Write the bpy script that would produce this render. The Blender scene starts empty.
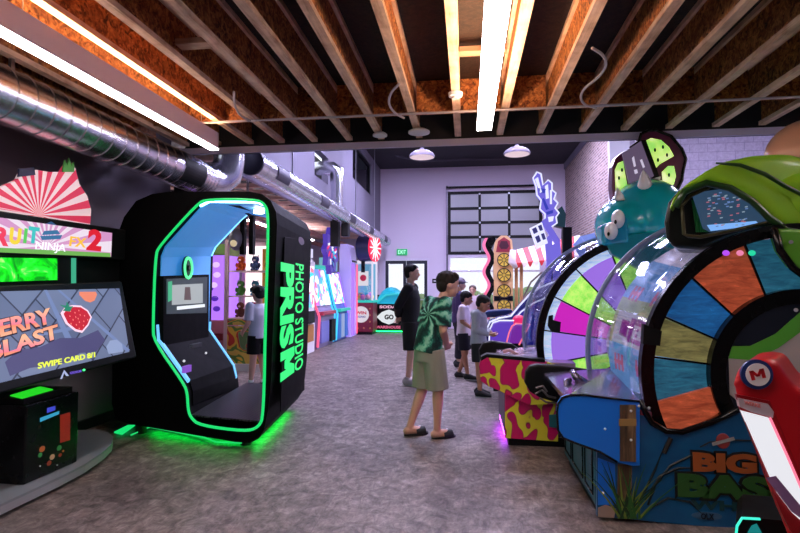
import bpy, bmesh, math, random
from mathutils import Vector, Matrix
random.seed(7)
PI = math.pi
SC = bpy.context.scene
COL = SC.collection
# ---------------- camera ----------------
FPX, VX, VY, CH = 520.0, 467.0, 289.0, 1.4
YAW, PIT = math.radians(7.335102), math.radians(2.477599)
_s, _c = math.sin(YAW), math.cos(YAW)
CF = Vector((-_s*math.cos(PIT), _c*math.cos(PIT), math.sin(PIT)))
CR = Vector((_c, _s, 0))
CU = CR.cross(CF)
CAM = Vector((0, 0, CH))
def ray(px, py): return CF + CR*((px-400)/FPX) + CU*((266.5-py)/FPX)
def P(px, py, Y):
    r = ray(px, py); return CAM + r*(Y/r.y)
def PX(px, py, X):
    r = ray(px, py); return CAM + r*(X/r.x)
def PZ(px, py, Z=0.0):
    r = ray(px, py); return CAM + r*((Z-CH)/r.z)
def PP(px, py, q, n):
    r = ray(px, py); return CAM + r*((Vector(q)-CAM).dot(n)/r.dot(n))
cd = bpy.data.cameras.new('camera'); cam = bpy.data.objects.new('camera', cd); COL.objects.link(cam)
cd.sensor_width = 36; cd.lens = FPX*36/800; cd.clip_start = .05
cam.matrix_world = Matrix(((CR.x, CU.x, -CF.x, 0), (CR.y, CU.y, -CF.y, 0), (CR.z, CU.z, -CF.z, CH), (0, 0, 0, 1)))
SC.camera = cam
SC.view_settings.view_transform = 'Standard'; SC.view_settings.look = 'None'
SC.view_settings.gamma = 1; SC.view_settings.use_curve_mapping = False
SC.view_settings.exposure = 0.0
# ---------------- materials ----------------
MATS = {}
def lin(c):
    return tuple(((x/255)/12.92 if x/255 <= .04045 else ((x/255+.055)/1.055)**2.4) for x in c)
def mat(name, col=(128, 128, 128), rough=.5, metal=0, emit=0, ecol=None, spec=.5, coat=0, bump=None):
    """plain surface with a light procedural unevenness"""
    if name in MATS: return MATS[name]
    m = bpy.data.materials.new(name); m.use_nodes = True; nt = m.node_tree; b = nt.nodes['Principled BSDF']
    c = lin(col)
    if emit and ecol is None: ecol = col
    tc = nt.nodes.new('ShaderNodeTexCoord'); no = nt.nodes.new('ShaderNodeTexNoise'); no.inputs['Scale'].default_value = 9
    nt.links.new(tc.outputs['Object'], no.inputs['Vector'])
    mr = nt.nodes.new('ShaderNodeMapRange'); mr.inputs['To Min'].default_value = max(0, rough-.05); mr.inputs['To Max'].default_value = min(1, rough+.07)
    nt.links.new(no.outputs['Fac'], mr.inputs['Value']); nt.links.new(mr.outputs['Result'], b.inputs['Roughness'])
    b.inputs['Base Color'].default_value = (*c, 1); b.inputs['Metallic'].default_value = metal
    b.inputs['Specular IOR Level'].default_value = spec
    if coat: b.inputs['Coat Weight'].default_value = coat; b.inputs['Coat Roughness'].default_value = .08
    if emit:
        b.inputs['Emission Color'].default_value = (*lin(ecol), 1); b.inputs['Emission Strength'].default_value = emit
    if bump:
        n2 = nt.nodes.new('ShaderNodeTexNoise'); n2.inputs['Scale'].default_value = bump[0]; n2.inputs['Detail'].default_value = 4
        nt.links.new(tc.outputs['Object'], n2.inputs['Vector'])
        bp = nt.nodes.new('ShaderNodeBump'); bp.inputs['Strength'].default_value = bump[1]
        nt.links.new(n2.outputs['Fac'], bp.inputs['Height']); nt.links.new(bp.outputs['Normal'], b.inputs['Normal'])
    MATS[name] = m; return m
def nodemat(name):
    m = bpy.data.materials.new(name); m.use_nodes = True; MATS[name] = m
    return m, m.node_tree, m.node_tree.nodes['Principled BSDF']
def ramp(nt, fac, stops, interp='LINEAR'):
    r = nt.nodes.new('ShaderNodeValToRGB'); r.color_ramp.interpolation = interp
    while len(r.color_ramp.elements) < len(stops): r.color_ramp.elements.new(.5)
    for e, (p, c) in zip(r.color_ramp.elements, stops): e.position = p; e.color = (*lin(c), 1)
    nt.links.new(fac, r.inputs['Fac']); return r.outputs['Color']
def coords(nt, scale=(1, 1, 1), rot=(0, 0, 0)):
    tc = nt.nodes.new('ShaderNodeTexCoord'); mp = nt.nodes.new('ShaderNodeMapping')
    mp.inputs['Scale'].default_value = scale; mp.inputs['Rotation'].default_value = rot
    nt.links.new(tc.outputs['Object'], mp.inputs['Vector']); return mp.outputs['Vector']
def noise(nt, vec, scale, detail=4, rough=.6, dist=0):
    n = nt.nodes.new('ShaderNodeTexNoise'); n.inputs['Scale'].default_value = scale; n.inputs['Detail'].default_value = detail
    n.inputs['Roughness'].default_value = rough; n.inputs['Distortion'].default_value = dist
    nt.links.new(vec, n.inputs['Vector']); return n.outputs['Fac']
def vor(nt, vec, scale, feature='F1', out='Distance'):
    n = nt.nodes.new('ShaderNodeTexVoronoi'); n.feature = feature; n.inputs['Scale'].default_value = scale
    nt.links.new(vec, n.inputs['Vector']); return n.outputs[out]
def mixc(nt, f, a, b, mode='MIX'):
    m = nt.nodes.new('ShaderNodeMix'); m.data_type = 'RGBA'; m.blend_type = mode
    if isinstance(f, (int, float)): m.inputs['Factor'].default_value = f
    else: nt.links.new(f, m.inputs['Factor'])
    for k, v in (('A', a), ('B', b)):
        i = [q for q in m.inputs if q.name == k and q.type == 'RGBA'][0]
        if isinstance(v, tuple): i.default_value = (*lin(v), 1)
        else: nt.links.new(v, i)
    return [o for o in m.outputs if o.type == 'RGBA'][0]
def bump(nt, b, h, s, d=.02):
    bp = nt.nodes.new('ShaderNodeBump'); bp.inputs['Strength'].default_value = s; bp.inputs['Distance'].default_value = d
    nt.links.new(h, bp.inputs['Height']); nt.links.new(bp.outputs['Normal'], b.inputs['Normal'])
def glow(name, col, s): return mat(name, (10, 10, 10), .4, 0, s, col)

# floor: mottled grey sheet
m, nt, b = nodemat('mottled_floor')
v = coords(nt)
a1 = noise(nt, v, 1.6, 6, .65, .6); a2 = noise(nt, v, 9, 8, .75, .8); a3 = noise(nt, coords(nt, (1, .35, 1)), 22, 6, .7, 1)
c1 = ramp(nt, a2, [(.30, (92, 81, 79)), (.45, (140, 129, 126)), (.56, (170, 160, 156)), (.72, (212, 202, 196))])
c2 = ramp(nt, a1, [(.3, (172, 164, 164)), (.7, (250, 244, 240))])
c3 = ramp(nt, a3, [(.35, (150, 145, 145)), (.65, (255, 252, 250))])
cc = mixc(nt, 1.0, c1, c2, 'MULTIPLY'); cc = mixc(nt, .8, cc, c3, 'MULTIPLY')
br = nt.nodes.new('ShaderNodeTexBrick'); nt.links.new(coords(nt, (1, 1, 1), (0, 0, PI/2)), br.inputs['Vector'])
br.inputs['Scale'].default_value = 1; br.inputs['Brick Width'].default_value = 1.8; br.inputs['Row Height'].default_value = .9
br.inputs['Mortar Size'].default_value = .004
cc = mixc(nt, br.outputs['Fac'], cc, mixc(nt, .5, cc, (90, 80, 80)))
nt.links.new(cc, b.inputs['Base Color'])
nt.links.new(ramp(nt, a2, [(.3, (200, 200, 200)), (.8, (165, 165, 165))]), b.inputs['Roughness']); b.inputs['Specular IOR Level'].default_value = .35
bump(nt, b, a2, .15)
# oriented strand board
def osb(name, dark, mid, light):
    m, nt, b = nodemat(name)
    v = coords(nt, (1, 1, 1)); d1 = noise(nt, v, 16, 3, .6, 1.8)
    vd = nt.nodes.new('ShaderNodeTexVoronoi'); vd.inputs['Scale'].default_value = 26
    va = nt.nodes.new('ShaderNodeVectorMath'); va.operation = 'MULTIPLY_ADD'
    nn = nt.nodes.new('ShaderNodeTexNoise'); nn.inputs['Scale'].default_value = 11; nt.links.new(v, nn.inputs['Vector'])
    nt.links.new(nn.outputs['Color'], va.inputs[0]); va.inputs[1].default_value = (.22, .22, .22); nt.links.new(v, va.inputs[2])
    nt.links.new(va.outputs[0], vd.inputs['Vector'])
    sep = nt.nodes.new('ShaderNodeSeparateColor'); nt.links.new(vd.outputs['Color'], sep.inputs[0])
    ca = ramp(nt, sep.outputs[0], [(0, dark), (.45, mid), (.8, light), (1, mid)])
    cb = ramp(nt, d1, [(.38, dark), (.5, mid), (.62, light)])
    nt.links.new(mixc(nt, .5, ca, cb), b.inputs['Base Color']); b.inputs['Roughness'].default_value = .75
    bump(nt, b, sep.outputs[0], .3)
    return m
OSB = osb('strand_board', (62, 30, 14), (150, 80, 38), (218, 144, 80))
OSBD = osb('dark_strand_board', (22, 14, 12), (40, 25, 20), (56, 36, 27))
def wood(name, a, bb, c, ax=1, sc=1):
    m, nt, b = nodemat(name)
    s = [14*sc, 14*sc, 14*sc]; s[ax] = 1.1*sc
    v = coords(nt, tuple(s)); n1 = noise(nt, v, 1.4, 6, .7, .5)
    k = noise(nt, coords(nt, (1, 1, 1)), 7, 2)
    nt.links.new(mixc(nt, .35, ramp(nt, n1, [(.3, a), (.5, bb), (.7, c)]), ramp(nt, k, [(.3, a), (.62, c)])), b.inputs['Base Color'])
    b.inputs['Roughness'].default_value = .7; bump(nt, b, n1, .25)
    return m
LUM = wood('joist_lumber', (150, 106, 84), (224, 184, 158), (250, 220, 196), 1)
LUMX = wood('cross_lumber', (120, 88, 72), (170, 132, 112), (205, 168, 140), 0)
# spiral duct
m, nt, b = nodemat('galvanised_duct'); b.inputs['Metallic'].default_value = 1; b.inputs['Roughness'].default_value = .27
b.inputs['Base Color'].default_value = (.78, .79, .86, 1)
h = noise(nt, coords(nt, (1, 2.5, 1)), 5, 2); bump(nt, b, h, .12)
DUCT = m
# painted block wall
def block(name, c1, c2, mort, w, hgt, ms, rough, bs, vec_rot='X'):
    m, nt, b = nodemat(name)
    br = nt.nodes.new('ShaderNodeTexBrick')
    sx_ = nt.nodes.new('ShaderNodeSeparateXYZ'); cx_ = nt.nodes.new('ShaderNodeCombineXYZ'); nt.links.new(coords(nt), sx_.inputs[0])
    nt.links.new(sx_.outputs[vec_rot], cx_.inputs[0]); nt.links.new(sx_.outputs['Z'], cx_.inputs[1]); nt.links.new(cx_.outputs[0], br.inputs['Vector'])
    for k, q in (('Color1', c1), ('Color2', c2), ('Mortar', mort)): br.inputs[k].default_value = (*lin(q), 1)
    br.inputs['Scale'].default_value = 1; br.inputs['Brick Width'].default_value = w; br.inputs['Row Height'].default_value = hgt
    br.inputs['Mortar Size'].default_value = ms; br.inputs['Bias'].default_value = -.1
    n1 = noise(nt, coords(nt), 14, 5)
    nt.links.new(mixc(nt, .35, br.outputs['Color'], ramp(nt, n1, [(.3, (90, 80, 80)), (.7, (255, 250, 250))]), 'MULTIPLY'), b.inputs['Base Color'])
    b.inputs['Roughness'].default_value = rough; bump(nt, b, br.outputs['Fac'], -bs)
    return m
CMU = block('painted_block', (196, 184, 204), (186, 176, 196), (160, 150, 172), .4, .2, .008, .7, .3)
BRICK = block('red_brick', (168, 138, 132), (116, 90, 88), (186, 172, 172), .21, .075, .012, .85, .6, 'Y')
WALLP = mat('lavender_plaster', (214, 200, 220), .8, bump=(40, .05))
WALLD = mat('charcoal_plaster', (112, 103, 114), .75, bump=(40, .05))
WALLG = mat('grey_plaster', (116, 110, 128), .8, bump=(40, .05))
CEILD = mat('dark_ceiling_paint', (34, 32, 40), .8)
BLK = mat('black_gloss', (6, 6, 8), .25, spec=.4)
BLKM = mat('black_matt', (8, 8, 10), .5, spec=.25)
BLKR = mat('black_rubber', (18, 18, 20), .7)
STEEL = mat('brushed_steel', (170, 170, 178), .3, 1)
WHITE = mat('white_paint', (220, 216, 222), .45)
GREYP = mat('grey_laminate', (128, 134, 140), .5)
def glass(name, tint, fac=.12, rough=.02, opac=0):
    m = bpy.data.materials.new(name); m.use_nodes = True; nt = m.node_tree; nt.nodes.clear(); MATS[name] = m
    o = nt.nodes.new('ShaderNodeOutputMaterial'); t = nt.nodes.new('ShaderNodeBsdfTransparent'); g = nt.nodes.new('ShaderNodeBsdfGlossy')
    g.inputs['Roughness'].default_value = rough; t.inputs['Color'].default_value = (*tint, 1)
    lw = nt.nodes.new('ShaderNodeLayerWeight'); lw.inputs['Blend'].default_value = .25
    mr = nt.nodes.new('ShaderNodeMapRange'); mr.inputs['To Min'].default_value = fac; mr.inputs['To Max'].default_value = .4
    nt.links.new(lw.outputs['Fresnel'], mr.inputs['Value'])
    mx = nt.nodes.new('ShaderNodeMixShader'); nt.links.new(mr.outputs['Result'], mx.inputs['Fac'])
    nt.links.new(t.outputs[0], mx.inputs[1]); nt.links.new(g.outputs[0], mx.inputs[2])
    if opac:
        d = nt.nodes.new('ShaderNodeBsdfDiffuse'); d.inputs['Color'].default_value = (.7, .68, .78, 1)
        m2 = nt.nodes.new('ShaderNodeMixShader'); m2.inputs['Fac'].default_value = opac
        nt.links.new(mx.outputs[0], m2.inputs[1]); nt.links.new(d.outputs[0], m2.inputs[2]); nt.links.new(m2.outputs[0], o.inputs['Surface'])
    else: nt.links.new(mx.outputs[0], o.inputs['Surface'])
    return m
GLASS = glass('clear_glass', (.9, .9, .92), .06)
GLASSG = glass('grey_door_glass', (.40, .39, .46), .05, .3, .3)
ACRY = glass('clear_acrylic', (.86, .88, .94), .14, .05)
# ---------------- mesh builder ----------------
class MB:
    def __init__(s): s.v = []; s.f = []; s.m = []; s.c = 0
    def mi(s, i): s.c = i; return s
    def add(s, vs, fs):
        n = len(s.v); s.v += [tuple(q) for q in vs]
        for f in fs: s.f.append([n+i for i in f]); s.m.append(s.c)
        return s
    def box(s, lo, hi, M=None):
        x0, y0, z0 = lo; x1, y1, z1 = hi
        vs = [Vector(q) for q in ((x0, y0, z0), (x1, y0, z0), (x1, y1, z0), (x0, y1, z0), (x0, y0, z1), (x1, y0, z1), (x1, y1, z1), (x0, y1, z1))]
        if M: vs = [M @ q for q in vs]
        return s.add(vs, [(0, 3, 2, 1), (4, 5, 6, 7), (0, 1, 5, 4), (1, 2, 6, 5), (2, 3, 7, 6), (3, 0, 4, 7)])
    def prism(s, pts, vec):
        pts = [Vector(p) for p in pts]; vec = Vector(vec); n = len(pts)
        nn = Vector((0, 0, 0))
        for i in range(n): nn += (pts[i]-pts[0]).cross(pts[(i+1) % n]-pts[0])
        if nn.dot(vec) > 0: pts = pts[::-1]
        return s.add(pts+[p+vec for p in pts], [list(range(n)), [n+i for i in range(n)][::-1]]+[[(i+1) % n, i, n+i, n+(i+1) % n] for i in range(n)])
    def beam(s, a, b, w, h, up=(0, 0, 1)):
        a, b = Vector(a), Vector(b); d = (b-a).normalized(); sd = d.cross(Vector(up)).normalized(); u = sd.cross(d)
        q = [a-sd*w/2-u*h/2, a+sd*w/2-u*h/2, a+sd*w/2+u*h/2, a-sd*w/2+u*h/2]
        return s.prism(q, b-a)
    def loft(s, rings, cap=True, closed=False):
        n = len(rings[0]); k = len(rings); vs = [p for r in rings for p in r]; fs = []
        for j in range(k if closed else k-1):
            j2 = (j+1) % k
            for i in range(n): fs.append((j*n+i, j*n+(i+1) % n, j2*n+(i+1) % n, j2*n+i))
        if cap and not closed: fs.append(list(range(n))[::-1]); fs.append([(k-1)*n+i for i in range(n)])
        return s.add(vs, fs)
    def tube(s, path, r, n=8, closed=False):
        path = [Vector(p) for p in path]; k = len(path); rings = []
        rr = r if isinstance(r, (list, tuple)) else [r]*k
        prev = None
        for i, p in enumerate(path):
            if closed: d = path[(i+1) % k]-path[i-1]
            else: d = path[min(i+1, k-1)]-path[max(i-1, 0)]
            d.normalize()
            if prev is None: u = d.orthogonal().normalized()
            else: u = (prev-d*prev.dot(d)).normalized()
            prev = u; w = d.cross(u)
            rings.append([p+(u*math.cos(2*PI*j/n)+w*math.sin(2*PI*j/n))*rr[i] for j in range(n)])
        return s.loft(rings, True, closed)
    def cyl(s, a, b, r0, r1=None, n=24): return s.tube([a, b], [r0, r0 if r1 is None else r1], n)
    def sph(s, c, r, n=16, k=10, M=None):
        c = Vector(c); r = (r, r, r) if isinstance(r, (int, float)) else r; rings = []
        M = M or Matrix.Identity(3)
        for j in range(k+1):
            t = PI*min(max(j/k, .004), .996)
            rings.append([c+M @ Vector((r[0]*math.sin(t)*math.cos(2*PI*i/n), r[1]*math.sin(t)*math.sin(2*PI*i/n), -r[2]*math.cos(t))) for i in range(n)])
        return s.loft(rings)
    def lathe(s, prof, c, ax=(0, 0, 1), n=32):
        ringy = prof[0][0] > .05 and prof[-1][0] > .05 and len(prof) == 4
        c = Vector(c); ax = Vector(ax).normalized(); u = ax.orthogonal().normalized(); w = ax.cross(u)
        return s.loft([[c+ax*h+(u*math.cos(2*PI*i/n)+w*math.sin(2*PI*i/n))*max(r, .0005) for i in range(n)] for r, h in prof], not ringy, ringy)
    def px(s, pts, Y, th): return s.prism([P(x, y, Y) for x, y in pts], (0, th, 0))
    def pxx(s, pts, X, th): return s.prism([PX(x, y, X) for x, y in pts], (th, 0, 0))
    def build(s, name, mats, parent=None, smooth=False, bevel=0, seg=2, flip=False):
        me = bpy.data.meshes.new(name); me.from_pydata(s.v, [], s.f)
        if not isinstance(mats, (list, tuple)): mats = [mats]
        for q in mats: me.materials.append(q)
        for p, i in zip(me.polygons, s.m): p.material_index = min(i, len(mats)-1); p.use_smooth = bool(smooth)
        bm = bmesh.new(); bm.from_mesh(me); bmesh.ops.recalc_face_normals(bm, faces=bm.faces); bm.to_mesh(me); bm.free()
        if smooth == 'auto': me.shade_auto = None if False else None
        o = bpy.data.objects.new(name, me); COL.objects.link(o)
        if smooth and smooth is not True:
            me.set_sharp_from_angle(angle=math.radians(smooth))
        if bevel:
            bv = o.modifiers.new('bevel', 'BEVEL'); bv.width = bevel; bv.segments = seg; bv.limit_method = 'ANGLE'; bv.angle_limit = math.radians(35)
        if parent is not None: par(o, parent)
        return o
def _fix(): pass
def par(o, parent):
    o.parent = parent
    w = parent.matrix_basis if parent.parent is None else parent.parent.matrix_basis @ parent.matrix_parent_inverse @ parent.matrix_basis
    o.matrix_parent_inverse = w.inverted()
def tag(o, label=None, cat=None, group=None, kind=None):
    if label: o['label'] = label
    if cat: o['category'] = cat
    if group: o['group'] = group
    if kind: o['kind'] = kind
    return o
def thing(name, label, cat, loc=(0, 0, 0), group=None):
    o = bpy.data.objects.new(name, None); COL.objects.link(o); o.location = loc; o.empty_display_size = .1
    o.matrix_basis = Matrix.Translation(loc)
    return tag(o, label, cat, group)
def bake(o, mods):
    """apply remesh / smooth modifiers to one object's mesh"""
    for kind, kw in mods:
        md = o.modifiers.new(kind, kind)
        for k, q in kw.items(): setattr(md, k, q)
    dg = bpy.context.evaluated_depsgraph_get(); dg.update()
    me = bpy.data.meshes.new_from_object(o.evaluated_get(dg)); ms = [q for q in o.data.materials]
    o.modifiers.clear(); o.data = me
    if not me.materials:
        for q in ms: me.materials.append(q)
    for p in me.polygons: p.use_smooth = True
    return o
def puff(o, vox, it=6, fac=.5, dec=None):
    md = [('REMESH', dict(mode='VOXEL', voxel_size=vox)), ('SMOOTH', dict(factor=fac, iterations=it))]
    if dec: md.append(('DECIMATE', dict(ratio=dec)))
    return bake(o, md)
def struct(o): o['kind'] = 'structure'; return o
def text(name, s, origin, xd, ud, w, h, mt, parent, ext=.003, off=.0, italic=0):
    """lettering fitted into a w x h box whose lower left corner is origin"""
    cu = bpy.data.curves.new(name, 'FONT'); cu.body = s; cu.size = 1; cu.offset = off; cu.extrude = .01; cu.shear = italic; cu.resolution_u = 3
    t = bpy.data.objects.new(name, cu); COL.objects.link(t)
    dg = bpy.context.evaluated_depsgraph_get(); dg.update()
    me = bpy.data.meshes.new_from_object(t.evaluated_get(dg)); bpy.data.objects.remove(t); bpy.data.curves.remove(cu)
    xs = [q.co.x for q in me.vertices]; ys = [q.co.y for q in me.vertices]
    x0, x1, y0, y1 = min(xs), max(xs), min(ys), max(ys)
    xd = Vector(xd).normalized(); ud = Vector(ud).normalized(); nd = xd.cross(ud); o3 = Vector(origin)
    for q in me.vertices:
        q.co = o3 + xd*((q.co.x-x0)/(x1-x0)*w) + ud*((q.co.y-y0)/(y1-y0)*h) + nd*((q.co.z+.01)/.02*ext)
    me.materials.clear(); me.materials.append(mt)
    o = bpy.data.objects.new(name, me); COL.objects.link(o)
    if parent is not None: par(o, parent)
    return o
def letter_m(name, o, xd, ud, w, h, mt, parent, ext=.003, k=.26):
    xd = Vector(xd).normalized(); ud = Vector(ud).normalized(); nd = xd.cross(ud); o = Vector(o)
    def q(x, y): return o+xd*x*w+ud*y*h
    mb = MB()
    for pl in ([(0, 0), (k, 0), (k, 1), (0, 1)], [(1-k, 0), (1, 0), (1, 1), (1-k, 1)], [(0, 1), (k*1.1, 1), (.5+k*.45, .28), (.5-k*.45, .28)], [(1, 1), (1-k*1.1, 1), (.5-k*.45, .28), (.5+k*.45, .28)]):
        mb.prism([q(*p) for p in pl], nd*ext)
    return mb.build(name, mt, parent)
def copy_tree(o, parent=None):
    c = o.copy(); COL.objects.link(c)
    if parent is not None: c.parent = parent
    for ch in [q for q in KIDS.get(o.name, [])]: pass
    return c
KIDS = {}
def dup(root, loc, label=None):
    r = root.copy(); COL.objects.link(r); r.matrix_basis = Matrix.Translation(loc)
    if label: r['label'] = label
    for ch in list(root.children):
        c = ch.copy(); COL.objects.link(c); c.parent = r
        for g in list(ch.children):
            d = g.copy(); COL.objects.link(d); d.parent = c
    return r
def circle(c, r, n=48, a0=0, a1=2*PI, ax='y'):
    full = abs(a1-a0-2*PI) < 1e-6; k = n if full else n+1
    out = []
    for i in range(k):
        t = a0+(a1-a0)*i/n
        out.append(Vector((c[0]+r*math.cos(t), c[1], c[2]+r*math.sin(t))) if ax == 'y' else Vector((c[0], c[1]+r*math.cos(t), c[2]+r*math.sin(t))))
    return out
def rrect(x0, z0, x1, z1, r, n=4):
    """rounded rectangle points in 2d"""
    out = []
    for cx, cz, a in ((x1-r, z1-r, 0), (x0+r, z1-r, 90), (x0+r, z0+r, 180), (x1-r, z0+r, 270)):
        for i in range(n+1):
            t = math.radians(a+90*i/n); out.append((cx+r*math.cos(t), cz+r*math.sin(t)))
    return out
def facebox(mb, x, y0, y1, z0, z1, th=.01):
    """thin box on a face that looks to +X"""
    return mb.box((x, y0, z0), (x+th, y1, z1))
# ================= THE SETTING =================
JZ = 2.97; JT = 3.30; BY = 5.35; FY = 18.5; HZ = 5.75
struct(MB().box((-7.5, -3.2, -.1), (8.2, FY+.2, 0)).build('floor', MATS['mottled_floor']))
struct(MB().box((-3.95, -3.2, 0), (-3.8, 6.25, 3.4)).build('wall_left', WALLD))
struct(MB().box((-7.5, 6.1, 0), (-3.951, 6.25, 3.4)).build('wall_left_return', WALLD))
struct(MB().box((-7.6, 6.26, 0), (-7.5, FY, 3.5)).build('wall_alcove_left', WALLP))
struct(MB().box((8.2, -3.2, 0), (8.3, 13, HZ)).build('wall_right', WALLG))
struct(MB().box((-7.5, -3.35, 0), (8.3, -3.2, 3.4)).build('wall_rear', WALLD))
# upper left wall over the alcove with a window opening and a vent opening
mb = MB()
WX = -3.1
def panel_with_holes(mb, X, th, y0, y1, z0, z1, holes):
    ys = sorted({y0, y1} | {h[0] for h in holes} | {h[1] for h in holes}); zs = sorted({z0, z1} | {h[2] for h in holes} | {h[3] for h in holes})
    for a, b_ in zip(ys, ys[1:]):
        for c, d in zip(zs, zs[1:]):
            cy, cz = (a+b_)/2, (c+d)/2
            if not any(h[0] < cy < h[1] and h[2] < cz < h[3] for h in holes): mb.box((X, a, c), (X+th, b_, d))
panel_with_holes(mb, WX-.15, .15, BY, FY, 3.32, HZ, [(13.9, 16.8, 4.45, 5.5), (10.3, 11.35, 3.75, 4.35)])
struct(mb.build('wall_left_upper', WALLG))
w = struct(MB().box((WX-.15, 13.9, 4.45), (WX-.06, 13.98, 5.5)).box((WX-.15, 16.72, 4.45), (WX-.06, 16.8, 5.5)).box((WX-.15, 13.98, 5.42), (WX-.06, 16.72, 5.5)).box((WX-.15, 13.98, 4.45), (WX-.06, 16.72, 4.53)).build('window_1', BLKM))
MB().box((WX-.12, 13.98, 4.53), (WX-.10, 16.72, 5.42)).build('pane', glass('dark_upper_glass', (.10, .10, .13), .1), w)
MB().box((WX-.13, 14.75, 4.53), (WX-.07, 14.80, 5.42)).build('mullion', BLKM, w)
struct(MB().box((WX-1.8, BY, 3.55), (WX-.16, FY, 3.6)).box((WX-1.85, BY, 3.6), (WX-1.8, FY, HZ)).build('wall_mezzanine', CEILD))
# far wall with door and garage openings
mb = MB()
def far_holes(holes, x0, x1, z0, z1, Y, th):
    xs = sorted({x0, x1} | {h[0] for h in holes} | {h[1] for h in holes}); zs = sorted({z0, z1} | {h[2] for h in holes} | {h[3] for h in holes})
    for a, b_ in zip(xs, xs[1:]):
        for c, d in zip(zs, zs[1:]):
            cx, cz = (a+b_)/2, (c+d)/2
            if not any(h[0] < cx < h[1] and h[2] < cz < h[3] for h in holes): mb.box((a, Y, c), (b_, Y+th, d))
DX0, DX1, DZ = -2.98, -1.33, 2.50
GX0, GX1, GZ0, GZ1 = -.66, 2.6, 2.62, 4.86
far_holes([(DX0, DX1, 0, DZ), (GX0, GX1, 0, GZ1)], -7.5, 3.5, 0, HZ, FY, .2)
struct(mb.build('wall_far', WALLP))
struct(MB().box((3.4, 13.0, 0), (3.55, FY, HZ)).build('wall_brick_right', BRICK))
struct(MB().box((3.4, 12.85, 0), (8.2, 13.0, HZ)).build('wall_block_right', CMU))
struct(MB().box((3.36, 12.7, 0), (3.82, 12.849, HZ)).build('trim_1', WHITE))
struct(MB().box((3.36, 13.0, 5.55), (3.399, FY, 5.75)).build('trim_3', WALLG))
# ceilings
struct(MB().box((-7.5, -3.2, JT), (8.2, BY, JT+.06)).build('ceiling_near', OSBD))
struct(MB().box((-3.25, BY, HZ), (8.2, FY+.2, HZ+.1)).build('ceiling_high', CEILD))
struct(MB().box((-3.8, BY, 2.885), (8.2, BY+.02, 2.955)).build('trim_2', mat('beam_paint', (210, 202, 236), .6)))
struct(MB().box((-3.1, BY+.021, 2.90), (8.2, BY+.10, HZ)).build('wall_over_beam', CEILD))
struct(MB().box((-7.5, BY+.16, 3.45), (-3.26, FY, 3.5)).build('ceiling_alcove', CEILD))
struct(MB().box((-3.799, -3.2, 0), (-3.77, 6.24, .1)).build('baseboard_left', BLKM))
# corner post at the end of the left wall
struct(MB().box((-3.76, 6.26, 0), (-3.5, 6.42, 3.0)).build('trim_4', BLKM))
# ---- joists ----
def joist(x, y0, y1, label):
    t = thing('ceiling_joist', label, 'joist', (x, y0, JZ), 'engineered timber joists of the near ceiling')
    MB().box((x-.006, y0, JZ+.038), (x+.006, y1, JT-.04)).build('web', OSB, t)
    for z in (JZ, JT-.04): MB().box((x-.032, y0, z), (x+.032, y1, z+.038)).build('flange', LUM, t)
    return t
JX = [-3.43, -3.06, -2.69, -2.316, -1.968, -1.603, -1.224, -.882, -.483, -.083, .341, .736, 1.153, 1.552, 1.971, 2.399, 2.818, 3.24, 3.66, 4.08, 4.5, 4.92]
OD = ['first', 'second', 'third', 'fourth', 'fifth', 'sixth', 'seventh', 'eighth', 'ninth', 'tenth', 'eleventh', 'twelfth', 'thirteenth', 'fourteenth']
for i, x in enumerate(JX):
    if x < .1: lb = '%s wooden ceiling joist counting left from the central strip light' % OD[9-i]
    else: lb = '%s wooden ceiling joist counting right from the central strip light' % OD[i-10]
    joist(x, -3.1, BY-.02, lb)
# strand board blocking between joists, and a few lumber noggings
for i in range(len(JX)-1):
    x0, x1 = JX[i]+.034, JX[i+1]-.034
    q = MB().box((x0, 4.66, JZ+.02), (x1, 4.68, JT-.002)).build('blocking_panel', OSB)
    tag(q, 'strand board blocking panel, %s side, closing joist bay number %s from the left edge' % ('left' if x0 < .1 else 'right', OD[i] if i < 14 else str(i+1)), 'blocking', 'strand board blocking panels')
for k, (i, y, z, lb) in enumerate(((4, 3.2, 3.04, 'short lumber nogging high between the joists left of centre'), (7, 2.55, 3.1, 'short lumber nogging between joists near the top centre'),
                    (15, 2.9, 3.08, 'lower short lumber nogging between joists at the far right'), (14, 2.35, 3.08, 'upper short lumber nogging between joists at the right'),
                    (9, 3.0, 3.2, 'short lumber nogging just beside the central strip light'), (9, 3.9, 3.2, 'farther short lumber nogging beside the central strip light'))):
    tag(MB().box((JX[i]+.034, y, z), (JX[i+1]-.034, y+.09, z+.04)).build('joist_nogging', LUMX), lb, 'nogging', 'lumber noggings between the joists')
# conduit and loops
ZC = 2.945
tag(MB().tube([(-2.45, 4.5, ZC), (-1.0, 4.5, ZC), (1.0, 4.5, ZC), (5.2, 4.5, ZC)], .011, 8).build('conduit', mat('conduit_grey', (186, 178, 190), .45, .3), None, True), 'long straight metal conduit running across under the joists', 'conduit')
def loop(pxs, Y, lb):
    tag(MB().tube([P(a, b_, Y) for a, b_ in pxs], .012, 8).build('flexible_conduit', mat('flex_grey', (196, 186, 190), .5, .1), None, True), lb, 'conduit', 'flexible conduit whips')
def loop_z(pxs, Y, lb):
    pp = [PZ(a, b_, 2.942) for a, b_ in pxs]
    for _ in range(2): pp = [pp[0]]+[q for a, b_ in zip(pp, pp[1:]) for q in (a*.75+b_*.25, a*.25+b_*.75)]+[pp[-1]]
    tag(MB().tube(pp, .010, 8).build('flexible_conduit', MATS['flex_grey'] if 'flex_grey' in MATS else mat('flex_grey', (196, 186, 190), .5, .1), None, True), lb, 'conduit', 'flexible conduit whips')
loop_z([(234, 92), (234, 105), (240, 116), (252, 121.5)], 4.46, 'short flexible conduit curling down at the left end of the long conduit')
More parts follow.
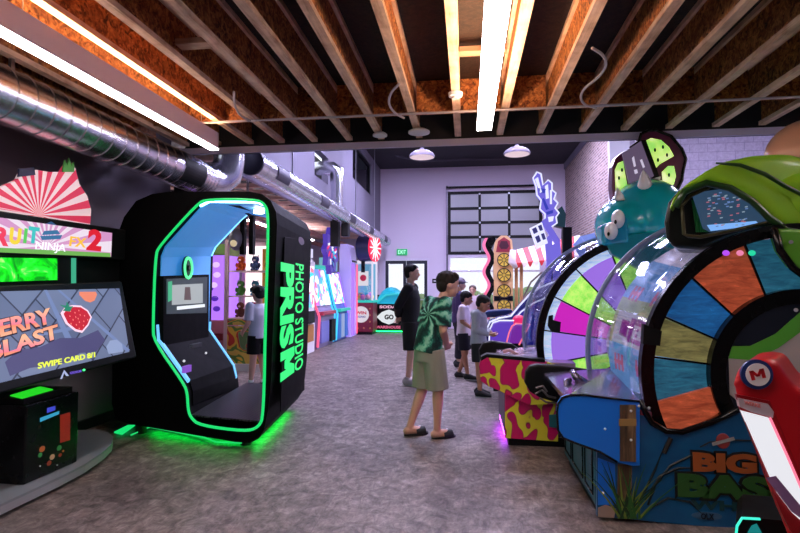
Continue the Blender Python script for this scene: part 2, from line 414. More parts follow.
loop_z([(399, 84), (391, 92), (388, 103), (394, 113), (404, 118)], 4.46, 'flexible conduit loop left of the central strip light')
loop_z([(592, 48), (604, 55), (607, 66), (598, 78), (584, 88), (580, 97), (584, 105), (596, 108)], 4.46, 'long flexible conduit loop right of the central strip light')
# ---- strip lights ----
HOUS = mat('lilac_grey_housing', (236, 222, 240), .45)
def strip(x0, x1, z0, z1, y0, y1, lb, warm=14, up=('strip_uplight', (255, 206, 156))):
    t = thing('linear_light', lb, 'ceiling light', ((x0+x1)/2, y1, z0), 'suspended linear strip lights')
    hb = MB()
    hb.box((x0, y0, z0+.012), (x0+.008, y1, z1)); hb.box((x1-.008, y0, z0+.012), (x1, y1, z1)); hb.box((x0, y1-.008, z0+.012), (x1, y1, z1)); hb.box((x0, y0, z0+.012), (x1, y0+.008, z1)); hb.box((x0+.008, y0, z1-.03), (x1-.008, y1, z1-.02))
    hb.build('housing', HOUS, t)
    MB().box((x0, y0, z0), (x1, y1, z0+.0118)).build('diffuser', glow('strip_diffuser', (255, 246, 246), 26), t)
    MB().box((x0+.02, y0+.02, z1-.0195), (x1-.02, y1-.02, z1-.012)).build('uplight', glow(up[0], up[1], warm), t)
    for y in (y0+.3, (y0+y1)/2, y1-.25): MB().cyl(((x0+x1)/2, y, z1-.012), ((x0+x1)/2, y, JT-.002), .003, n=6).build('suspension_wire', STEEL, t)
    return t
strip(.087, .205, 2.70, 2.77, 0.2, 4.27, 'bright white linear strip light down the middle of the ceiling', 75)
strip(-2.38, -2.30, 2.70, 2.86, .3, 4.56, 'lilac-sided linear strip light at the left above the spiral duct', 75)
strip(-1.2, -1.06, 2.885, 2.955, -3.0, -.4, 'added linear strip light behind the camera on the left side', 30)  # extra strip, added behind the camera to light the near room
strip(3.40, 3.54, 2.885, 2.955, 1.0, 4.6, 'added linear strip light over the far right machines, out of view', 30)  # another added strip, outside the view, for more light on the right
# ---- discs and pendants ----
for (a, b_, r, Y, lb) in ((419, 131, .105, 5.0, 'larger white round access point hanging below the joists by the beam'), (380, 134, .072, 5.05, 'smaller white round disc hanging below the joists by the beam')):
    c = P(a, b_, Y); t = thing('ceiling_disc', lb, 'disc', (c.x, c.y, c.z-.02))
    MB().lathe([(r*.6, -.03), (r, -.02), (r, -.005), (r*.7, .012), (.02, .014)], c, n=28).build('dome', WHITE, t, 40)
    MB().cyl((c.x, c.y, c.z+.01), (c.x, c.y, JZ+.05), .008, n=8).build('stem', STEEL, t)
c = Vector((-.083, 2.9, JZ)); c = P(458, 88, 4.12)
tag(MB().lathe([(.001, -.05), (.028, -.05), (.033, -.035), (.055, -.03), (.058, -.002), (.001, 0)], (-.083, 4.12, JZ-.001), n=24).build('smoke_detector', WHITE, None, 40), 'small white round smoke detector on the joist left of the central light', 'smoke detector')
for (a, b_, lb) in ((422, 155, 'left dome pendant lamp under the high dark ceiling'), (517, 152, 'right dome pendant lamp under the high dark ceiling')):
    c = P(a, b_, 11.0); t = thing('pendant_lamp', lb, 'pendant lamp', (c.x, c.y, c.z-.05), 'dome pendant lamps')
    MB().lathe([(.27, -.05), (.275, -.02), (.24, .03), (.16, .08), (.06, .11), (.03, .16), (.001, .17)], c, n=32).build('lamp_shade', mat('pendant_enamel', (150, 140, 160), .4), t, 40)
    MB().lathe([(.001, -.062), (.2, -.06), (.255, -.052), (.001, -.045)], c, n=32).build('diffuser', glow('pendant_glow', (255, 225, 235), .75), t, 40)
    MB().cyl((c.x, c.y, c.z+.16), (c.x, c.y, HZ), .008, n=6).build('cord', BLKM, t)
for i, (x, y) in enumerate(((-1.2, 9.0), (1.4, 9.0), (-1.2, 14.6), (1.6, 14.6), (5.6, 9.4))):  # panels added out of sight above the beam to brighten the far zone
    t = thing('fill_panel_light', 'added unseen flat panel light on the high dark ceiling, %s' % ('nearer left', 'nearer right', 'farther left', 'farther right', 'over the right bay')[i], 'ceiling light', (x, y, HZ-.06), 'added panel lights on the high ceiling')
    if y > 12: y = 13.6
    MB().box((x-.65, y-.65, HZ-.05), (x+.65, y+.65, HZ-.001)).build('housing', WHITE, t)
    MB().box((x-.6, y-.6, HZ-.062), (x+.6, y+.6, HZ-.0505)).build('diffuser', glow('fill_panel_glow', (214, 210, 255), 66), t)
# ---- left spiral duct with elbow ----
DXc, DZc, DR = -3.07, 2.69, .19
t = thing('spiral_duct', 'large shiny spiral air duct along the left wall, ending in an elbow', 'air duct', (DXc, .2, DZc-DR))
MB().tube([(DXc, .2, DZc), (DXc, 2.5, DZc), (DXc, 4.95, DZc)], DR, 40).build('duct_pipe', DUCT, t, 60)
MB().tube([(DXc, 4.95, DZc), (DXc, 5.0, DZc), (DXc, 5.42, DZc), (DXc, 5.44, DZc)], [DR, DR+.004, DR+.004, DR], 40).build('duct_section', DUCT, t, 60)
sm = MB()
yy = .35
while yy < 5.9:
    sm.lathe([(DR-.002, -.004), (DR+.007, -.002), (DR+.007, .002), (DR-.002, .004)], (DXc, yy, DZc), (0, 1, 0), 40); yy += .155 if yy < 5.3 else .07
sm.build('duct_seams', mat('bright_seam', (220, 220, 228), .2, 1), t, 60)
pts = [(DXc, 5.44, DZc), (DXc, 5.72, DZc), (DXc+.01, 5.85, DZc+.01), (DXc+.06, 5.98, DZc+.06), (DXc+.12, 6.05, DZc+.14), (DXc+.15, 6.08, DZc+.28), (DXc+.15, 6.08, DZc+.60)]
MB().tube(pts, [DR, DR, DR+.012, DR+.012, DR+.012, DR, DR], 40).build('elbow', DUCT, t, 60)
gb = MB(); a0, a1 = math.radians(-52), math.radians(22)
pts = [[Vector((DXc+rr*math.cos(a0+(a1-a0)*i/8), y, DZc+rr*math.sin(a0+(a1-a0)*i/8))) for i in range(9)] for rr, y in ((DR+.012, 5.0), (DR+.012, 5.42), (DR+.002, 5.42), (DR+.002, 5.0))]
gb.loft(pts, False, True).build('register_grille', BLKM, t)
MB().box((DXc-.012, .9, DZc+DR), (DXc+.012, .93, JT)).box((DXc-.012, 3.1, DZc+DR), (DXc+.012, 3.13, JT)).build('hanger_strap', STEEL, t)
# ---- second duct along the upper left wall ----
A = Vector((-2.72, 6.4, 3.06)); B = Vector((-2.72, 17.9, 3.06)); R2 = .165
A = P(251, 162, 6.4); B = Vector((A.x, 17.9, A.z))
t = thing('spiral_duct', 'second spiral air duct receding along the upper left wall, capped dark end', 'air duct', (A.x, A.y, A.z-R2))
MB().tube([A, (A+B)/2, B], R2, 32).build('duct_pipe', DUCT, t, 60)
MB().lathe([(.001, -.03), (R2-.02, -.03), (R2+.006, -.012), (R2+.006, .03), (.001, .03)], A, (0, 1, 0), 32).build('end_cap', mat('dark_cap', (40, 42, 58), .5), t, 40)
sm = MB(); y = A.y+.25
while y < 17.8: sm.lathe([(R2-.002, -.004), (R2+.003, -.001), (R2+.003, .001), (R2-.002, .004)], (A.x, y, A.z), (0, 1, 0), 32); y += .3
sm.build('duct_seams', MATS['bright_seam'], t, 60)
for y in (6.95, 9.2, 11.6, 14.0, 16.6):
    a0, a1 = math.radians(-40), math.radians(28)
    pts = [[Vector((A.x+rr*math.cos(a0+(a1-a0)*i/6), yy, A.z+rr*math.sin(a0+(a1-a0)*i/6))) for i in range(7)] for rr, yy in ((R2+.012, y), (R2+.012, y+.5), (R2+.002, y+.5), (R2+.002, y))]
    MB().loft(pts, False, True).build('register_grille', mat('grille_grey', (84, 80, 96), .5, .5), t)
for y in (8.0, 12.8, 15.5): MB().box((A.x-.01, y, A.z+R2), (A.x+.01, y+.03, HZ)).build('hanger_strap', STEEL, t)
t = thing('branch_duct', 'short branch duct bending down from the wall opening onto the long duct', 'air duct', (A.x, 10.9, A.z+R2))
MB().tube([(WX-.3, 10.9, 4.0), (WX-.02, 10.9, 4.02), (A.x-.1, 10.9, 4.0), (A.x-.01, 10.9, 3.93), (A.x, 10.9, 3.8), (A.x, 10.9, 3.5), (A.x, 10.9, A.z+R2-.01)], [.15, .15, .16, .16, .15, .13, .13], 24).build('duct_pipe', DUCT, t, 60)
# ---- alcove ceiling joists running across ----
k = 0; y = 6.7
for i_, x_ in enumerate((-3.5, -4.1, -4.9)): tag(MB().box((x_, 6.5, 3.241), (x_+.09, 18.3, 3.30)).build('alcove_purlin', wood('purlin_wood_%d' % i_, (190, 150, 136), (228, 190, 178), (244, 214, 202), 1)), '%s lengthwise pale purlin above the alcove joists' % ('nearest the duct', 'middle', 'innermost')[i_], 'purlin')
AJ = wood('pale_alcove_lumber', (190, 150, 136), (228, 190, 178), (244, 214, 202), 0)
for y0, y1, nm in ((6.9, 8.3, 'nearest'), (10.0, 11.6, 'middle'), (13.2, 15.0, 'farthest')):  # strips added to brighten the alcove joists and machines
    strip(-4.62, -4.5, 2.84, 2.90, y0, y1, '%s added linear strip light under the low ceiling of the left alcove' % nm, 45, ('alcove_fill_uplight', (255, 236, 246)))
while y < 18.3:
    q = MB().box((-7.4, y, 3.17), (-3.12, y+.09, 3.24)).build('alcove_joist', AJ)
    tag(q, 'pale lumber joist crossing the low ceiling of the left alcove, %s from the booth' % (OD[k] if k < 14 else ('fifteenth', 'sixteenth', 'seventeenth', 'eighteenth', 'nineteenth', 'twentieth', 'twenty-first', 'twenty-second', 'twenty-third', 'twenty-fourth', 'twenty-fifth', 'twenty-sixth')[k-14]), 'joist', 'pale joists over the alcove')
    k += 1; y += .62
tag(MB().box((-3.1, 6.3, 2.95), (-3.04, 18.4, 3.08)).build('bottom_chord', mat('pale_steel', (160, 150, 180), .5, .2)), 'long pale edge rail under the upper left wall beside the duct', 'rail')
for (x, y0, y1, z, lb) in ((-4.3, 6.5, 18.2, 2.95, 'nearer run of copper and pale pipes under the alcove joists'), (-5.0, 6.5, 18.2, 2.9, 'farther pipe under the alcove joists')):
    tag(MB().tube([(x, y0, z), (x, y1, z)], .05, 10).tube([(x+.18, y0, z), (x+.18, y1, z)], .03, 10).build('alcove_pipe', mat('pink_pipe', (190, 120, 110), .5), None, True), lb, 'pipe')
# ---- high ceiling pipe ----
tag(MB().tube([P(396, 156, 15.5), P(396, 156, 16.5)+Vector((0, 0, 0)), (-1.5, 17.2, 5.68), (1.2, 17.2, 5.68)], .03, 8).build('sprinkler_pipe', mat('dark_pipe', (70, 66, 80), .5), None, True), 'thin grey pipe on the high dark ceiling', 'pipe')
# ---- exit door ----
FR = mat('bronze_frame', (44, 46, 58), .4, .4)
OUTF = mat('pale_door_trim', (215, 205, 225), .5)
d = struct(MB().box((DX0, FY-.02, 0), (DX0+.07, FY+.1, DZ)).box((DX1-.07, FY-.02, 0), (DX1, FY+.1, DZ)).box((DX0, FY-.02, DZ-.07), (DX1, FY+.1, DZ)).build('door_1', OUTF))
xm = (DX0+DX1)/2
for (a, b_) in ((DX0+.07, xm-.005), (xm+.005, DX1-.07)):
    lf = MB().box((a, FY, 0.02), (a+.11, FY+.05, DZ-.08)).box((b_-.11, FY, .02), (b_, FY+.05, DZ-.08)).box((a+.11, FY, .02), (b_-.11, FY+.05, .27)).box((a+.11, FY, DZ-.2), (b_-.11, FY+.05, DZ-.08)).build('door_leaf', FR, d)
    MB().box((a+.11, FY+.02, .27), (b_-.11, FY+.03, DZ-.2)).build('pane', GLASS, lf)
    MB().tube([(a+.1, FY-.01, 1.02), (a+.1, FY-.06, 1.02), (b_-.1, FY-.06, 1.02), (b_-.1, FY-.01, 1.02)], .015, 8).build('push_bar', STEEL, lf)
# ---- garage door ----
g = struct(MB().box((GX0, FY-.04, GZ1-.1), (GX1, FY+.06, GZ1)).box((GX0, FY-.04, GZ0), (GX0+.1, FY+.06, GZ1-.1)).box((GX1-.1, FY-.04, GZ0), (GX1, FY+.06, GZ1-.1)).box((GX0+.1, FY-.04, GZ0), (GX1-.1, FY+.06, GZ0+.1)).build('door_2', BLKM))
nx, nz = 3, 4
cw = (GX1-GX0-.2)/nx; chh = (GZ1-GZ0-.2)/nz
rb = MB()
for i in range(1, nx): rb.box((GX0+.1+cw*i-.045, FY-.03, GZ0+.1), (GX0+.1+cw*i+.045, FY+.05, GZ1-.1))
for j in range(1, nz): rb.box((GX0+.1, FY-.03, GZ0+.1+chh*j-.05), (GX1-.1, FY+.051, GZ0+.1+chh*j+.05))
rb.build('door_rails', BLKM, g)
for i in range(nx):
    for j in range(nz):
        MB().box((GX0+.1+cw*i, FY+.0, GZ0+.1+chh*j), (GX0+.1+cw*(i+1), FY+.01, GZ0+.1+chh*(j+1))).build('pane', GLASSG, g)
hz = MB()
for i in range(1, nx+0):
    for j in range(0, nz+1): hz.box((GX0+.1+cw*i-.03, FY-.06, GZ0+.07+chh*j), (GX0+.1+cw*i+.03, FY-.041, GZ0+.13+chh*j))
hz.build('hinge', STEEL, g)
MB().cyl((GX0-.05, FY-.12, GZ1+.14), (GX1+.1, FY-.12, GZ1+.14), .035, n=12).build('torsion_spring', BLKM, g)
MB().box((GX0-.06, FY-.12, 0), (GX0, FY-.02, GZ1+.2)).build('door_track', mat('track_grey', (110, 104, 120), .4, .5), g)
# glazing below the raised door
wn = struct(MB().box((GX0, FY, 0), (GX0+.08, FY+.1, GZ0)).box((GX0+.08, FY, 2.5), (GX1, FY+.1, GZ0)).box((GX1-.08, FY, 0), (GX1, FY+.1, 2.5)).box((GX0+.08, FY, 2.0), (GX1-.08, FY+.06, 2.06)).box((.95, FY, 0), (1.03, FY+.06, 2.5)).box((GX0+.08, FY, 0), (GX1-.08, FY+.08, .3)).build('window_2', OUTF))
MB().box((GX0+.08, FY+.02, .3), (GX1-.08, FY+.03, 2.5)).build('pane', GLASS, wn)
# exit sign and plaque
c = P(402, 252, FY-.06); t = thing('exit_sign', 'small green exit sign above the double glass door', 'exit sign', (c.x, c.y, c.z-.1))
MB().box((c.x-.19, FY-.07, c.z-.11), (c.x+.19, FY-.001, c.z+.11)).build('sign_box', glow('exit_green', (20, 190, 120), .9), t, bevel=.01)
text('lettering', 'EXIT', (c.x-.14, FY-.0705, c.z-.065), (1, 0, 0), (0, 0, 1), .28, .13, glow('exit_white', (190, 255, 225), 1.6), t)
c = P(378, 297, FY-.02); t = thing('wall_plaque', 'small dark sign plate on the far wall left of the exit door', 'sign', (c.x, FY-.02, c.z-.08))
MB().box((c.x-.11, FY-.02, c.z-.08), (c.x+.11, FY-.001, c.z+.08)).build('plate', BLKM, t)
c = P(435, 281, FY-.02); t = thing('wall_plaque', 'small dark sign plate between the exit door and the garage door', 'sign', (c.x, FY-.02, c.z-.1))
MB().box((c.x-.1, FY-.02, c.z-.08), (c.x+.1, FY-.001, c.z+.08)).build('plate', BLKM, t)
MB().box((c.x-.05, FY-.024, c.z-.02), (c.x+.05, FY-.0205, c.z+.02)).build('marking', WHITE, t)
# ---- outdoors ----
struct(MB().box((-9, FY+.3, -.2), (9, FY+14, -.1)).build('ground_outside', mat('pale_paving', (190, 188, 185), .9)))
LEAF = mat('hedge_leaf', (150, 176, 120), .8, bump=(12, .8))
for i, (x, y, r, lb) in enumerate(((-2.4, FY+5, .9, 'green bush outside seen through the exit door'), (2.1, FY+6, 1.2, 'green bush outside right of the raised garage door'), (.2, FY+8, 1.0, 'green bush outside behind the people at the garage door'))):
    mb = MB(); rnd = random.Random(i)
    for k in range(26):
        a = rnd.random()*2*PI; q = rnd.random(); mb.sph((x+math.cos(a)*r*q*.9, y+math.sin(a)*r*q*.6, .1+r*.7*rnd.random()+.2), r*(.25+.15*rnd.random()), 8, 6)
    mb.cyl((x, y, -.1), (x, y, r), .08)
    tag(mb.build('bush', LEAF), lb, 'bush')
# world: bright overcast daylight outside the room
W = bpy.data.worlds.new('daylight'); SC.world = W; W.use_nodes = True; nt = W.node_tree; bg = nt.nodes['Background']
bg.inputs['Color'].default_value = (.86, .9, 1, 1); bg.inputs['Strength'].default_value = 1.6
# ================= PHOTO BOOTH =================
q0 = Vector((-3.279, 4.600, .08)); q1 = Vector((-1.82, 4.330, .08)); fd = (q1-q0).normalized(); fn = Vector((fd.y, -fd.x, 0))  # front plane
DV = Vector((-.185, 1.60, 0))
SBK = mat('side_black', (6, 6, 7), .6, spec=.06)
def BP(x, y, off=0): return PP(x, y, q0, fn) + DV.normalized()*off
booth = thing('photo_booth', 'tall black photo booth with green light outline on the left', 'photo booth', (-2.6, 5.2, 0))
BOOTHX = mat('booth_blue_panel', (120, 185, 235), .45, emit=.42, ecol=(50, 150, 235))
GRN = glow('green_tube', (24, 215, 110), 1.1)
outer = [(116, 420), (112, 404), (113, 300), (114, 260), (117, 236), (124, 217), (136, 201), (152, 194), (170, 191.5), (250, 191.5), (262, 194), (271, 201), (276, 212), (277, 224), (271, 380), (268, 410), (264, 430), (258, 439), (250, 443), (235, 442), (130, 424)]
inner = [(154.5, 341), (153.6, 325), (156, 256), (160, 246), (198, 204), (207, 199.7), (256, 199.7), (265, 204), (268.5, 214), (268, 250), (266, 310), (264, 415), (259, 427), (246, 431), (200, 425), (191, 417), (188.5, 408), (188, 394), (185, 384)]
def chaikin(P_, it=2):
    for _ in range(it): P_ = [q for a, b_ in zip(P_, P_[1:]+P_[:1]) for q in (a*.75+b_*.25, a*.25+b_*.75)]
    return P_
def ringprism(mb, o, i, vec, rear=None):
    """frame between two outlines: triangulate by bmesh fill, extrude"""
    bm = bmesh.new(); es = []
    for loop_ in (o, i):
        vs = [bm.verts.new(p) for p in loop_]
        es += [bm.edges.new((vs[k], vs[(k+1) % len(vs)])) for k in range(len(vs))]
    bmesh.ops.triangle_fill(bm, use_beauty=True, edges=es)
    bm.verts.index_update(); n = len(bm.verts); vs = [q.co.copy() for q in bm.verts]; back = [q+Vector(vec) for q in vs]
    if rear: back = back[:len(o)]+list(rear)
    fs = [[q.index for q in f.verts] for f in bm.faces]; bd = [[q.index for q in e.verts] for e in es]; bm.free()
    mb.add(vs+back, fs+[[n+k for k in f][::-1] for f in fs]+[[a, b_, n+b_, n+a] for a, b_ in bd])
O3 = [BP(*p) for p in outer]; I3 = [BP(*p) for p in inner]
rq = q0+DV
def RP_(x, y): return PP(x, y, rq, fn)
R3 = [p+DV for p in I3]
for k_, xy in {0: (210.5, 330), 1: (211, 322), 2: (213, 255), 3: (217, 246), 4: (243, 219), 5: (250, 213), 18: (235, 366), 17: (238, 378), 16: (239, 388), 15: (240, 396)}.items(): R3[k_] = RP_(*xy)
mb = MB(); ringprism(mb, O3, I3, DV, R3); mb.build('shell', SBK, booth)
# lit lining of the upper left and ceiling of the tunnel (thin slab just inside the shell)
ci = sum(I3, Vector())/len(I3)
def inset(p, d):
    return p+(ci-p).normalized()*d
lid = [1, 2, 3, 4, 5, 6]
mb = MB()
def strip_slab(ids, t0, t1, v0, v1, mb):
    cr = sum(R3, Vector())/len(R3)
    def Q(k, t, v):
        s = v/1.62; p = I3[k]*(1-s)+R3[k]*s; c_ = ci*(1-s)+cr*s; return p+(c_-p).normalized()*t
    for a, b_ in zip(ids, ids[1:]):
        mb.loft([[Q(a, t0, v), Q(b_, t0, v), Q(b_, t1, v), Q(a, t1, v)] for v in (v0, v1)])
strip_slab([0, 1, 2, 3, 4, 5, 6, 7, 8], .004, .02, .10, 1.50, mb); mb.build('lit_lining', BOOTHX, booth)
mb = MB(); strip_slab([4, 5, 6, 7, 8], .004, .02, .045, .075, mb); mb.build('added_cove_light', glow('booth_cove', (150, 215, 255), 9), booth)  # strip added to give the blue lining its light gradient
mb = MB(); strip_slab([2, 3, 4, 5], .004, .02, 1.52, 1.56, mb); mb.build('rear_cove_light', glow('booth_cove2', (110, 190, 255), 2.5), booth)
mb = MB(); strip_slab([18, 0, 1], .004, .03, .05, .10, mb); mb.build('front_edge_light', glow('booth_edge_blue', (110, 190, 255), 1.3), booth)
mb = MB(); strip_slab([17, 18, 0, 1], .004, .03, 1.50, 1.56, mb); mb.build('rear_edge_light', MATS['booth_edge_blue'], booth)
# console slab in the lower left
mb = MB(); strip_slab([16, 17, 18, 0], .004, .018, .10, 1.5, mb); mb.build('console', SBK, booth)
MB().tube([p-DV.normalized()*.012 for p in chaikin(I3)], .0125, 8, True).build('green_outline_tube', GRN, booth, True)
# screen and ring light on the inner left wall (plane between I3[1] and I3[2])
wl = I3[1].copy(); wd = (R3[1]-I3[1]); wd.z = 0; wd.normalize(); wn = Vector((wd.y, -wd.x, 0)); wallp = inset(I3[1], .022)
def WP(x, y): return PP(x, y, wallp+wn*.05, wn)
scr = [WP(166, 279), WP(207, 277), WP(206.5, 313), WP(166, 314)]
fb = MB().prism([WP(163.5, 276), WP(209, 274.5), WP(208.5, 345), WP(163.5, 352)], -wn*.05).build('screen_surround', SBK, booth)
sc_ = MB().prism(scr, wn*.006).build('display_screen', glow('booth_screen_grey', (50, 66, 74), .7), booth)
mb = MB()
for pts_, i in (([(171, 285), (202, 283.5), (202, 303), (171, 305)], 0), ([(176, 306.5), (204, 304), (204, 307), (176, 310)], 1), ([(167, 282), (171, 281), (171, 300), (167, 302)], 2), ([(184, 287), (189, 287), (190, 300), (183, 300)], 3)):
    mb.mi(i).prism([WP(*p)+wn*(.008+.001*i) for p in pts_], wn*.001)
mb.build('screen_picture', [glow('bs1', (168, 175, 178), 1), glow('bs2', (235, 240, 245), 1.1), glow('bs3', (60, 180, 130), 1), glow('bs4', (90, 70, 70), 1)], sc_)
c = WP(188, 268); mbr = MB(); rp = [c+(wd*math.cos(2*PI*k/28)+Vector((0, 0, 1))*math.sin(2*PI*k/28))*.105 for k in range(28)]
MB().lathe([(.001, -.02), (.125, -.02), (.125, 0), (.001, .002)], c, wn, 28).build('camera_disc', mat('disc_teal', (12, 60, 62), .4), booth)
MB().tube(rp, .017, 8, True).build('ring_light', glow('ring_green', (90, 255, 150), 1.6), booth, True)
MB().lathe([(.001, 0), (.03, 0), (.03, .02), (.001, .02)], c, wn, 16).build('camera_lens', BLK, booth)
# small controls on the console
for k, (x, y, cc) in enumerate(((184, 361, (230, 230, 235)), (206, 353, (230, 230, 235)))):
    c = PP(x, y, inset(I3[18], .03), wn); MB().sph(c, .012, 8, 6).build('button', glow('btn%d' % k, cc, .9), booth)
c = PP(187, 369, inset(I3[18], .03), wn); MB().box(c-Vector((.02, .05, .03)), c+Vector((.01, .06, .03))).build('card_reader', glow('reader_purple', (150, 90, 220), .8), booth)
c = PP(197, 345, inset(I3[18], .03), wn); MB().box(c-Vector((.02, .10, .02)), c+Vector((.01, .08, .015))).build('photo_slot', mat('slot_grey', (90, 90, 100), .4), booth)
# patterned floor inside
m, nt, b = nodemat('checker_tread'); v = coords(nt, (1, 1, 1), (0, 0, PI/4)); ck = nt.nodes.new('ShaderNodeTexChecker'); nt.links.new(v, ck.inputs['Vector']); ck.inputs['Scale'].default_value = 40
ck.inputs['Color1'].default_value = (.006, .006, .008, 1); ck.inputs['Color2'].default_value = (.05, .05, .055, 1); nt.links.new(ck.outputs['Color'], b.inputs['Base Color']); b.inputs['Roughness'].default_value = .4; b.inputs['Specular IOR Level'].default_value = .25
fl_ = [inset(I3[k], .01) for k in (15, 14, 13, 12)]
zf = max(p.z for p in fl_[:2]) + .01
MB().prism([Vector((I3[15].x, I3[15].y, zf)), Vector((I3[12].x, I3[12].y, zf)), Vector((I3[12].x, I3[12].y, zf))+DV, Vector((I3[15].x, I3[15].y, zf))+DV], (0, 0, -.015)).build('tread_floor', MATS['checker_tread'], booth)
# ceiling spot inside
c = BP(243, 205, .5); MB().cyl(c, c+Vector((0, 0, .03)), .05, n=16).build('inner_spot', glow('inner_spot', (230, 245, 255), 12), booth)
# side door panel and lettering on the right flank
sa = BP(277, 224); sb = sa+DV; sd = DV.normalized(); sn = Vector((sd.y, -sd.x, 0))
def SP(x, y, o=0.0): return PP(x, y, sa+sn*o, sn)
prf = [p for p in O3]
MB().prism([SP(284, 237, .004), SP(305, 240, .004), SP(304, 390, .004), SP(280, 412, .004)], sn*.006).build('side_panel', SBK, booth, bevel=.004)
GL = glow('green_letter', (30, 240, 120), 1.1)
def side_text(name, s, x0, x1, y0, y1, mt, off):
    a = SP(x0, y0, .012); bq = SP(x0, y1, .012); c = SP(x1, y0, .012)
    L = a.z-bq.z; wdt = (c-a).dot(sd)
    text(name, s, a, (0, 0, -1), sd, L, wdt, mt, booth, .004, off)
side_text('large_lettering', 'PRIS', 280.5, 294, 262, 350, GL, .045)
a_, b2_, c2_ = SP(280.5, 353, .012), SP(280.5, 382, .012), SP(294, 353, .012)
letter_m('large_lettering', a_, (0, 0, -1), sd, a_.z-b2_.z, (c2_-a_).dot(sd), GL, booth, .004, .3)
side_text('small_lettering', 'PHOTO STUDIO', 295.5, 303.5, 263, 372, GL, .012)
for x, y in ((286, 272), (303, 284), (297, 265), (287, 283)):
    c = SP(x, y, .008); MB().cyl(c, c+sn*.006, .013, n=10).build('screw', STEEL, booth)
c = SP(301, 241, .008); MB().prism([c+sd*.15*math.cos(t*PI/10)+Vector((0, 0, .04))*math.sin(t*PI/10) for t in range(20)], sn*.005).build('oval_badge', mat('badge_grey', (110, 100, 115), .3, .6), booth)
# feet, underglow strips
bc = (q0+q1)/2+DV/2
for a, b_ in ((.1, .12), (.9, .12), (.1, .88), (.9, .88)):
    c = q0.lerp(q1, a)+DV*b_; MB().cyl((c.x, c.y, 0), (c.x, c.y, .10), .05, n=16).build('foot', BLKR, booth)
UG = glow('underglow_green', (0, 255, 70), 16)
a = q0+DV*.16+fd*.25; c = q1+DV*.16-fd*.12
MB().beam((a.x, a.y, .058), (c.x, c.y, .058), .03, .014).build('underglow_strip', UG, booth)
a = q1+DV*.10-fd*.05; c = q1+DV*.92-fd*.05
MB().beam((a.x, a.y, .062), (c.x, c.y, .062), .03, .014).build('underglow_strip', UG, booth)
# green-lit threshold ramp along the front
r0 = BP(122, 431)+Vector((0, 0, 0)); 
def RF(x, y, z=.02): return PZ(x, y, z)
MB().tube([RF(131, 435), RF(150, 427), RF(203, 437), RF(216, 442), RF(243, 443)], .008, 6).build('ramp_edge', glow('ramp_glow', (40, 230, 120), .8), booth)
MB().prism([RF(114, 433), RF(128, 426), RF(135, 426), RF(122, 435)], (0, 0, .012)).build('ramp_corner', GRN, booth)

# ================= SLICING GAME (left edge) =================
TH = math.radians(3.5)
g0 = Vector((-2.93, 3.75, 0)); gd = Vector((-math.sin(TH)*-1, math.cos(TH), 0)); gd = Vector((.045, 1, 0)).normalized(); gn = Vector((gd.y, -gd.x, 0))
def NP(x, y, off=0.0, tilt=0): # on a vertical plane parallel to gd, off metres further out to the room
    return PP(x, y, g0+gn*off, gn)
game = thing('touchscreen_game', 'fruit slicing arcade game with huge tilted screen and green glow at left', 'arcade game', (-3.3, 3.3, .085))
# platform is its own low stage
pt = []
c0 = Vector((-4.0, 3.12, 0)); 
tag(MB().lathe([(.001, 0.012), (1.0, .012), (1.0, .035), (.001, .036)], (-3.72, 3.3, 0), n=20).build('stage_foot', BLKR), 'x', 'x')
bpy.data.objects.remove(bpy.data.objects['stage_foot'])
stage = thing('low_stage', 'low grey curved platform under the slicing game', 'platform', (-3.4, 3.3, 0))
arc = [PZ(x, y, .075) for x, y in ((0, 507), (30, 493), (60, 479), (85, 466), (104, 453), (112, 445), (113, 438), (108, 434), (98, 431), (80, 431.5))]
arc = [Vector((-3.1, 1.9, .075)), Vector((-2.95, 2.4, .075))]+arc+[Vector((-3.74, arc[-1].y, .075)), Vector((-3.74, 1.9, .075))]
MB().prism(arc, (0, 0, .015)).build('stage_top', GREYP, stage)
ins = [q+(Vector((-3.4, 3.2, .075))-q).normalized()*.012 for q in arc]
ringb = MB()
outer_ = arc[:-2]
for a, b_ in zip(outer_, outer_[1:]): ringb.prism([a, b_, b_-Vector((0, 0, .05)), a-Vector((0, 0, .05))], Vector((-.02, 0, 0)))
ringb.build('stage_edge', mat('stage_edge', (150, 150, 156), .5), stage)
ins = [q+(Vector((-3.4, 3.2, .075))-q).normalized()*.05 for q in arc]
MB().prism([Vector((q.x, q.y, 0)) for q in ins], (0, 0, .074)).build('stage_plinth', BLKM, stage)
ZS = .0905
# base box
MB().box((-3.45, 3.18, ZS), (-2.94, 3.66, .62)).build('base_cabinet', BLK, game, bevel=.01)
fx = -2.939
def FXP(x, y): return PX(x, y, fx)
mb = MB()
mb.mi(0).pxx([(40, 418), (59, 411), (59, 414), (40, 422)], fx, .002).mi(1).pxx([(47, 408), (55, 406), (55, 410), (47, 413)], fx, .003)
mb.mi(2).pxx([(60, 415), (70, 412), (70, 440), (60, 443)], fx, .002)
for (x, y, r, k) in ((42, 449, .022, 3), (40, 455, .016, 4), (52, 457, .02, 5), (49, 463, .018, 6), (59, 448, .02, 4), (60, 455, .014, 6), (63, 451, .008, 3), (40, 466, .006, 7), (57, 465, .006, 7)):
    c = FXP(x, y); mb.mi(k).prism([c+Vector((0, r*math.cos(t*PI/4)*1.1, r*math.sin(t*PI/4))) for t in range(8)], (.003, 0, 0))
mb.build('cabinet_art', [glow('art_teal', (60, 170, 210), .8), glow('art_blue', (70, 80, 220), .8), mat('art_red', (200, 60, 40), .5), mat('art_orange', (220, 120, 60), .5), mat('art_green', (70, 170, 90), .5), mat('art_skin', (210, 170, 130), .5), mat('art_rust', (170, 60, 40), .5), mat('art_white', (190, 190, 190), .5)], game)
